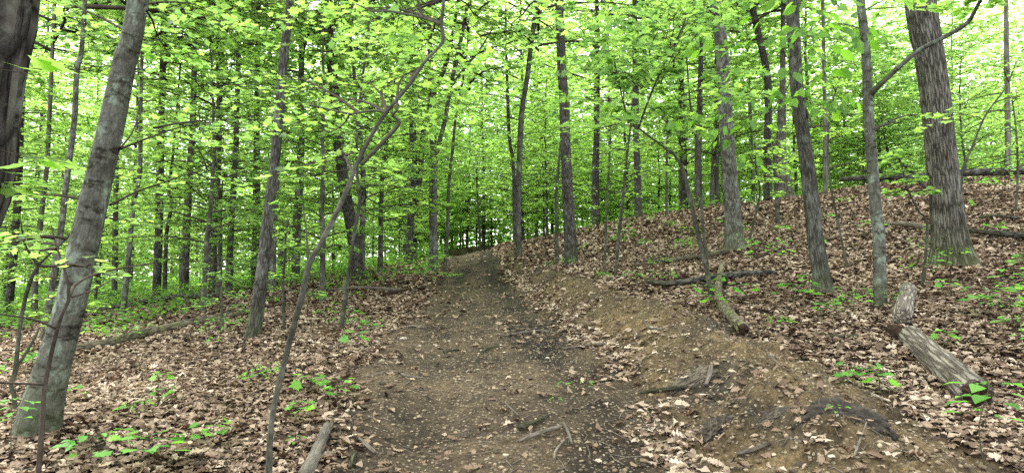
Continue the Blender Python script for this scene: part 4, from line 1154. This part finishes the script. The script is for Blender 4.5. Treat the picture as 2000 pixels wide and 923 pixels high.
# weathered plank-like piece of wood, lower left of the path
a = gp(597, 938); b = gp(641, 838)
mid = (a + b) / 2
root = empty("wood_slab", a, "flat weathered grey slab of wood at the lower left edge of the path", "wood")
ax = norm((b - a)[None])[0]; sx_ = norm(np.cross(ax, [0, 0, 1])[None])[0]; up = np.cross(sx_, ax)
Vs = []; ns = 14
for i in range(ns):
    t = i / (ns - 1)
    w = .044 * (1 - .25 * t) * (1 + .12 * math.sin(i * 2.1)); hgt = .035 * (1 + .25 * math.sin(i * 1.3))
    c0 = a + (b - a) * t + np.array([0, 0, .025])
    tw = .25 * math.sin(t * 2.5)
    for (u, v) in ((-1, -.6), (-1.05, .2), (-.75, .8), (-.2, 1.0), (.3, .85), (.8, .95), (1.05, .1), (1, -.6)):
        Vs.append(c0 + sx_ * u * w + up * (v * hgt + tw * u * w) + ax * (.03 * math.sin(u * 7 + v * 3) if i in (0, ns - 1) else 0))
Vs = np.array(Vs); fi = np.array([[i * 8 + j, i * 8 + (j + 1) % 8, (i + 1) * 8 + (j + 1) % 8, (i + 1) * 8 + j] for i in range(ns - 1) for j in range(8)])
caps = np.array([list(range(7, -1, -1)), [(ns - 1) * 8 + j for j in range(8)]])
Bk = np.stack([Vs @ sx_, Vs @ up, Vs @ ax], 1)
link("slab_body", mesh_np("slab_body", Vs - a, [fi, caps], [M_PALE], vec={"bk": Bk}, smooth=False), root)

# ------------------------------------------------------------------ sticks
STICKS = [
    ([(985, 659, 4), (1000, 656, 5), (1055, 650, 5), (1096, 656, 3)], M_DEAD, "long dark stick lying across the middle of the path"),
    ([(1100, 684, 4), (1165, 677, 5), (1257, 675, 4)], M_DEAD, "long grey stick reaching from the path onto the earth bank"),
    ([(1252, 772, 6), (1300, 771, 8), (1342, 762, 8)], M_DARK, "dark stick under leaves at the foot of the bank"),
    ([(1390, 722, 8), (1386, 738, 9), (1379, 758, 8)], M_DEAD, "short grey stick standing out of the bank face"),
    ([(1012, 868, 6), (1050, 854, 8), (1096, 838, 6)], M_DEAD, "grey stick beside the pale one in the path's foreground"),
    ([(1100, 830, 5), (1108, 848, 6), (1117, 873, 5)], M_PALE, "short pale bare stick pointing at the camera in the path"),
    ([(1012, 842, 8), (1040, 833, 9), (1072, 817, 5)], M_DARK, "dark curved stick above the grey one in the path's foreground"),
    ([(1082, 903, 4), (1086, 885, 5), (1102, 865, 4)], M_DEAD, "small brown hooked stick below the pale one on the path"),
    ([(1208, 824, 3), (1222, 808, 3), (1262, 811, 3), (1276, 822, 3), (1290, 840, 3)], M_DEAD, "thin zigzag twig right of centre on the path"),
    ([(1440, 894, 8), (1470, 886, 10), (1500, 877, 8)], M_DEAD, "thick grey stick among pale leaves at the bottom of the bank"),
    ([(1668, 908, 4), (1678, 872, 5), (1693, 834, 3)], M_DEAD, "thin upright twig leaning on the near bank at bottom right"),
    ([(699, 862, 7), (714, 875, 8), (733, 890, 6)], M_DEAD, "short stub of stick at the lower left of the path"),
    ([(683, 920, 7), (688, 905, 8), (696, 892, 6)], M_DARK, "short stick at the bottom edge, left of the path"),
    ([(712, 740, 3), (753, 731, 4), (775, 730, 4), (792, 737, 4), (818, 741, 3), (842, 744, 3)], M_DEAD, "forked crooked twig on the left half of the path"),
    ([(640, 765, 5), (664, 748, 6), (692, 730, 4)], M_ROT, "brown rotten stick on the path's left edge above the seedlings"),
    ([(636, 688, 3), (700, 656, 4), (742, 637, 3)], M_DEAD, "long thin branch slanting up along the left edge of the path"),
    ([(866, 692, 4), (882, 688, 4), (897, 685, 3)], M_DARK, "small dark twig near the middle of the path"),
    ([(1258, 629, 4), (1268, 643, 5), (1301, 648, 4)], M_PALE, "pale curled root end on top of the bank"),
    ([(940, 690, 4), (955, 684, 5), (975, 680, 4)], M_DARK, "dark root piece right of the small twig on the path"),
    ([(1500, 700, 4), (1520, 715, 4), (1528, 722, 3)], M_PALE, "pale root bits at the edge of leaves above the bank"),
    ([(985, 790, 3), (1000, 805, 3), (1012, 815, 3)], M_DEAD, "thin twig left of the path's green sprouts"),
    ([(1590, 655, 4), (1640, 662, 5), (1680, 660, 4)], M_DARK, "dark twig lying in leaves below the twisting grey tree"),
    ([(1400, 640, 3), (1440, 600, 4), (1470, 615, 3)], M_DARK, "thin branch lying beside the mossy log"),
    ([(760, 650, 3), (800, 640, 4), (830, 642, 3)], M_DEAD, "thin stick at the left of the path under the shrubs"),
    ([(1146, 872, 2), (1152, 890, 3), (1150, 905, 2)], M_PALE, "tiny white twig in the foreground of the path"),
    ([(330, 800, 3), (380, 790, 4), (420, 775, 3)], M_DARK, "thin stick in the leaves right of the leaning trunk's foot"),
]
for i, (px, mat, lab) in enumerate(STICKS):
    lim = []
    if "forked crooked" in lab:
        lim = [([(792, 737, 3), (800, 745, 3), (790, 752, 2)],)]
    log_thing("stick", lab, "stick", px, mat, 9, .15, seed=40 + i, lift=.016, limbs=lim, jag=.004)

# ------------------------------------------------------------------ stones and clods
IV2, IF2 = ico(3)
def lump(name, label, cat, px, py, w, h, mat, seed, tint, flat=.55, amp=.3, sink=.3):
    g = gp(px, py)
    r = pix_r(w, g[1])
    rr = np.random.default_rng(seed)
    o = rr.uniform(0, 50, 3)
    v = IV2 * (1 + amp * 2 * fbm(IV2[:, 0] * 1.5 + o[0], IV2[:, 1] * 1.5 + IV2[:, 2] * 1.1 + o[1], seed, 4))[:, None]
    v = v * np.array([r, r * h, r * flat])
    a = rr.uniform(-.4, .4)
    v = np.stack([v[:, 0] * math.cos(a) - v[:, 1] * math.sin(a), v[:, 0] * math.sin(a) + v[:, 1] * math.cos(a), v[:, 2] + r * flat * (1 - 2 * sink)], 1)
    me = mesh_np(name, v, [IF2], [mat], attrs={"tint": np.full(len(v), tint)}, smooth=False)
    return tag(link(name, me, None, tuple(g)), label, cat)
STONES = [(788, 662, 15, "pale flat stone on the left half of the path", 1.0), (772, 698, 11, "cream stone just below the pale flat one on the path", .9), (1360, 686, 15, "cream angular stone on top of the earth bank", .9),
          (1320, 680, 12, "smaller tan stone left of the cream one on the bank", .75), (1400, 716, 12, "tan stone on the bank right of the standing stick", .8), (685, 803, 18, "pale stone beside seedlings at the path's left edge", 1.0),
          (1430, 726, 16, "flat cream stone at the upper edge of the bank", .9), (1625, 893, 16, "white flat stone low on the near bank", 1.0), (735, 868, 14, "pale stone near the stub of stick", .8),
          (1590, 845, 13, "round tan stone in the middle of the near bank", .75), (1250, 708, 14, "brown stone at the foot of the bank", .65), (925, 706, 9, "small grey stone in the centre of the path", .7), (1280, 627, 20, "grey stone sunk in the top of the bank", .7)]
for i, (px, py, w, lab, t) in enumerate(STONES):
    lump("stone", lab, "stone", px, py, w, .75, M_STONE, 500 + i, t, .4, .3, .35)
# clods of dark soil bound by roots
def clod(label, px, py, w, dep, hgt, seed, tint):
    g = gp(px, py); r = pix_r(w, g[1]); rr = np.random.default_rng(seed)
    root = empty("soil_clod", g, label, "soil clod")
    V, Fc = ico(5)
    o = rr.uniform(0, 40, 2)
    lo = fbm(V[:, 0] * 1.3 + o[0], V[:, 1] * 1.3 + o[1], seed, 3)
    hi = fbm(V[:, 0] * 7 + o[1], V[:, 1] * 7 + V[:, 2] * 5 + o[0], seed + 9, 4)
    hi2 = fbm(V[:, 0] * 13 + o[0], V[:, 1] * 13 + o[1], seed + 4, 3) + fbm(V[:, 2] * 11 + V[:, 0] * 5, V[:, 1] * 9, seed + 6, 3)
    v = V * (1 + .5 * lo + .16 * hi + .14 * hi2)[:, None] * np.array([r, r * dep, r * hgt])
    v[:, 2] += H(g[0] + v[:, 0], g[1] + v[:, 1], False) - g[2] + r * hgt * .12
    link("soil_body", mesh_np("soil_body", v, [Fc], [M_CLOD], attrs={"tint": np.clip(tint + 1.2 * hi, 0, 1)}, smooth=False), root)
    for k in range(9):
        a = rr.uniform(0, 6.28); q = np.array([math.cos(a) * r * .7, math.sin(a) * r * dep * .7, r * hgt * .9])
        st = [q]
        for t in range(4):
            st.append(st[-1] + np.array([rr.normal(0, .25), rr.normal(-.1, .2), -.16 * t]) * r * .5)
        st = np.array(st)
        st[:, 2] = np.maximum(st[:, 2], H(g[0] + st[:, 0], g[1] + st[:, 1], False) - g[2])
        MB().tube(catmull(st, 10), np.linspace(.003, .001, 10), 4, cap=False).build("rootlet", M_DEAD, root)
clod("largest dark clod of rooty soil on the near bank at right", 1650, 800, 165, .5, .42, 601, .05)
clod("round grey-brown clod on the face of the bank at the lower right", 1400, 835, 78, .8, .5, 602, .35)
clod("low dark clod right of the round one on the bank", 1512, 815, 66, .7, .34, 603, .5)
clod("grey clod above the short standing stick on the bank", 1355, 735, 84, .7, .28, 604, .8)

# ------------------------------------------------------------------ seedlings
def seedling_proto(seed, h, nl, leaf, T, spreadr):
    c = np.random.default_rng(seed)
    root = empty("seedling", (0, 0, 0), "x", "seedling", "x")
    mb = MB()
    top = np.array([c.normal(0, .1 * h), c.normal(0, .1 * h), h])
    st = catmull(np.array([[0, 0, -.03], top * .5 + c.normal(0, .04 * h, 3), top]), 8)
    mb.tube(st, np.linspace(.004, .002, 8) * max(1, h * 2.5), 5)
    p = []; hd = []; nr = []; sz = []
    for i in range(nl):
        a = i * 2.39996 + c.uniform(-.4, .4)
        z = 1.0 if i < 4 else c.uniform(.55, .95)
        b = top * z
        d = np.array([math.cos(a), math.sin(a), c.uniform(-.05, .3)])
        l = spreadr * c.uniform(.3, 1)
        e = b + d * l
        mb.tube(np.array([b, (b + e) / 2 + [0, 0, .01], e]), np.array([.0018, .0015, .001]), 4, cap=False)
        p.append(e); hd.append(d * [1, 1, -.5]); nr.append(np.array([0, 0, 1]) + c.normal(0, .22, 3)); sz.append(leaf * c.uniform(.7, 1.2))
    mb.build("stem", M_THIN, root)
    V, Fc, idx = place(T, np.array(p), np.array(hd), np.array(nr), np.array(sz), c)
    link("foliage", mesh_np("foliage", V, [Fc], [M_SEED], attrs={"tint": c.uniform(.2, .9, nl)[idx]}, smooth=False), root)
    return root
SP = [seedling_proto(700, .16, 8, .10, T_MAPLE, .10), seedling_proto(701, .20, 16, .095, T_MAPLE, .18), seedling_proto(702, .10, 7, .06, T_OVAL, .06),
      seedling_proto(703, .22, 26, .09, T_OVAL, .24), seedling_proto(704, .5, 14, .15, T_OVAL, .16), seedling_proto(705, .45, 34, .075, T_OVAL, .34)]
sused = set()
def put_seed(k, loc, rz, sc, label, group):
    pr = SP[k]
    if k in sused:
        o = copy_thing(pr, loc, rz, sc, label, group)
    else:
        sused.add(k); o = pr
        o.location = tuple(float(v) for v in loc); o.rotation_euler = (0, 0, rz); o.scale = (sc,) * 3
        o["label"] = label; o["group"] = group
    return o
NEARSEED = [
    (175, 915, 3, 1.0, "large seedling cluster at the bottom left, right of the thin dark sapling"),
    (282, 922, 1, 1.2, "seedling at the bottom edge, second cluster from the left"),
    (22, 880, 4, .7, "broad leafed seedling at the far left of the leaning trunk's foot"),
    (125, 790, 1, .8, "seedling against the right side of the leaning trunk's foot"),
    (258, 818, 3, .6, "flat seedling in the leaves right of the leaning trunk"),
    (318, 785, 0, .8, "small lone seedling in the litter midway to the bent sapling"),
    (318, 754, 0, .9, "small seedling just above the lone one in the left litter"),
    (418, 868, 1, .8, "upright seedling in the litter left of the bent sapling"),
    (500, 755, 3, .7, "seedling left of the bent sapling, half way up the litter"),
    (525, 740, 3, .6, "seedling touching the bent sapling's lower stem on its left"),
    (608, 775, 0, 1.3, "bright three-leaf seedling right of the bent sapling"),
    (658, 785, 1, 1.0, "bright broad seedling at the left edge of the path"),
    (584, 820, 0, .9, "tiny bright seedling right of the bent sapling, lower"),
    (574, 878, 2, .9, "lowest tiny seedling right of the bent sapling"),
    (620, 598, 5, .7, "tall bright seedling beside the bent sapling's kink"),
    (630, 622, 3, .9, "seedling under the tall bright one beside the bent sapling"),
    (700, 640, 1, .9, "seedling under the shrubs left of the path"),
    (1105, 768, 2, 1.0, "left of the two sprouts in the centre of the path"),
    (1148, 764, 2, .9, "right of the two sprouts in the centre of the path"),
    (1085, 796, 2, .8, "sprout just below the two sprouts on the path"),
    (1632, 824, 2, .9, "lone sprout on the near earth bank"),
    (1685, 758, 1, 1.0, "seedling above the dark clod on the near bank"),
    (1718, 768, 0, 1.1, "seedling right of the dark clod, next to the hollow log"),
    (1925, 915, 4, 1.0, "large broad-leafed seedling at the lower right corner"),
    (1851, 678, 0, 1.0, "seedling right of the hollow log's upper end"),
    (1452, 588, 0, 1.6, "bright seedling beside the mossy log on its right"),
    (1390, 606, 0, 1.4, "bright seedling in front of the mossy log's middle"),
    (1582, 566, 1, 1.2, "seedling touching the left of the twisting grey trunk's foot"),
    (1525, 645, 3, .7, "seedling in the leaves left below the twisting grey trunk"),
    (1655, 612, 3, .9, "darker seedling between the twisting trunk and the slender pale trunk"),
    (1742, 598, 1, .8, "seedling touching the slender pale trunk's foot on its right"),
    (1975, 600, 4, .9, "tall broad seedling at the right edge below the oak"),
    (1940, 612, 1, 1.4, "seedling left of the tall broad one at the right edge"),
    (1985, 655, 3, .9, "lowest seedling at the right edge beside the log's far side"),
    (1490, 540, 5, 1.5, "leafy bush-like seedling right of the large smooth trunk's foot"),
    (1240, 552, 3, .9, "seedling at the left end of the dark fallen branch"),
    (1300, 556, 3, 1.0, "seedling in front of the middle of the mossy limb"),
    (1125, 505, 5, 1.1, "leafy sprout growing against the dark bank tree"),
    (1440, 470, 5, 1.0, "leafy sprout growing on the large smooth trunk's front"),
    (1345, 486, 5, .8, "seedling on the slope left of the large smooth trunk"),
    (1830, 490, 5, .6, "low plant against the largest oak's left root"),
]
for i, (px, py, k, sc, lab) in enumerate(NEARSEED):
    g = gp(px, py)
    put_seed(k, g, i * 1.7, sc * .85, lab, "seedlings in the leaf litter")
def ok_seed(x, y):
    p, b, t = masks(np.array([x]), np.array([y]))
    return p[0] < .1 and b[0] < .1
for x, y in spread(150, 5.0, 24, ok_seed, .45, 1.0):
    k = int(TR.choice([0, 1, 3, 5], p=[.25, .25, .3, .2]))
    side = "left of the path" if x < path_l(y) else "on the bank right of the path"
    lab = {0: "small few-leaved seedling in dry leaves ", 1: "lobed-leaf seedling in dry leaves ", 3: "many-leaved low seedling in dry leaves ", 5: "knee-high leafy seedling in dry leaves "}[k] + side
    put_seed(k, (x, y, h1(x, y)), TR.uniform(0, 6.28), TR.uniform(.7, 1.25), lab, "small seedlings scattered in the leaf litter")
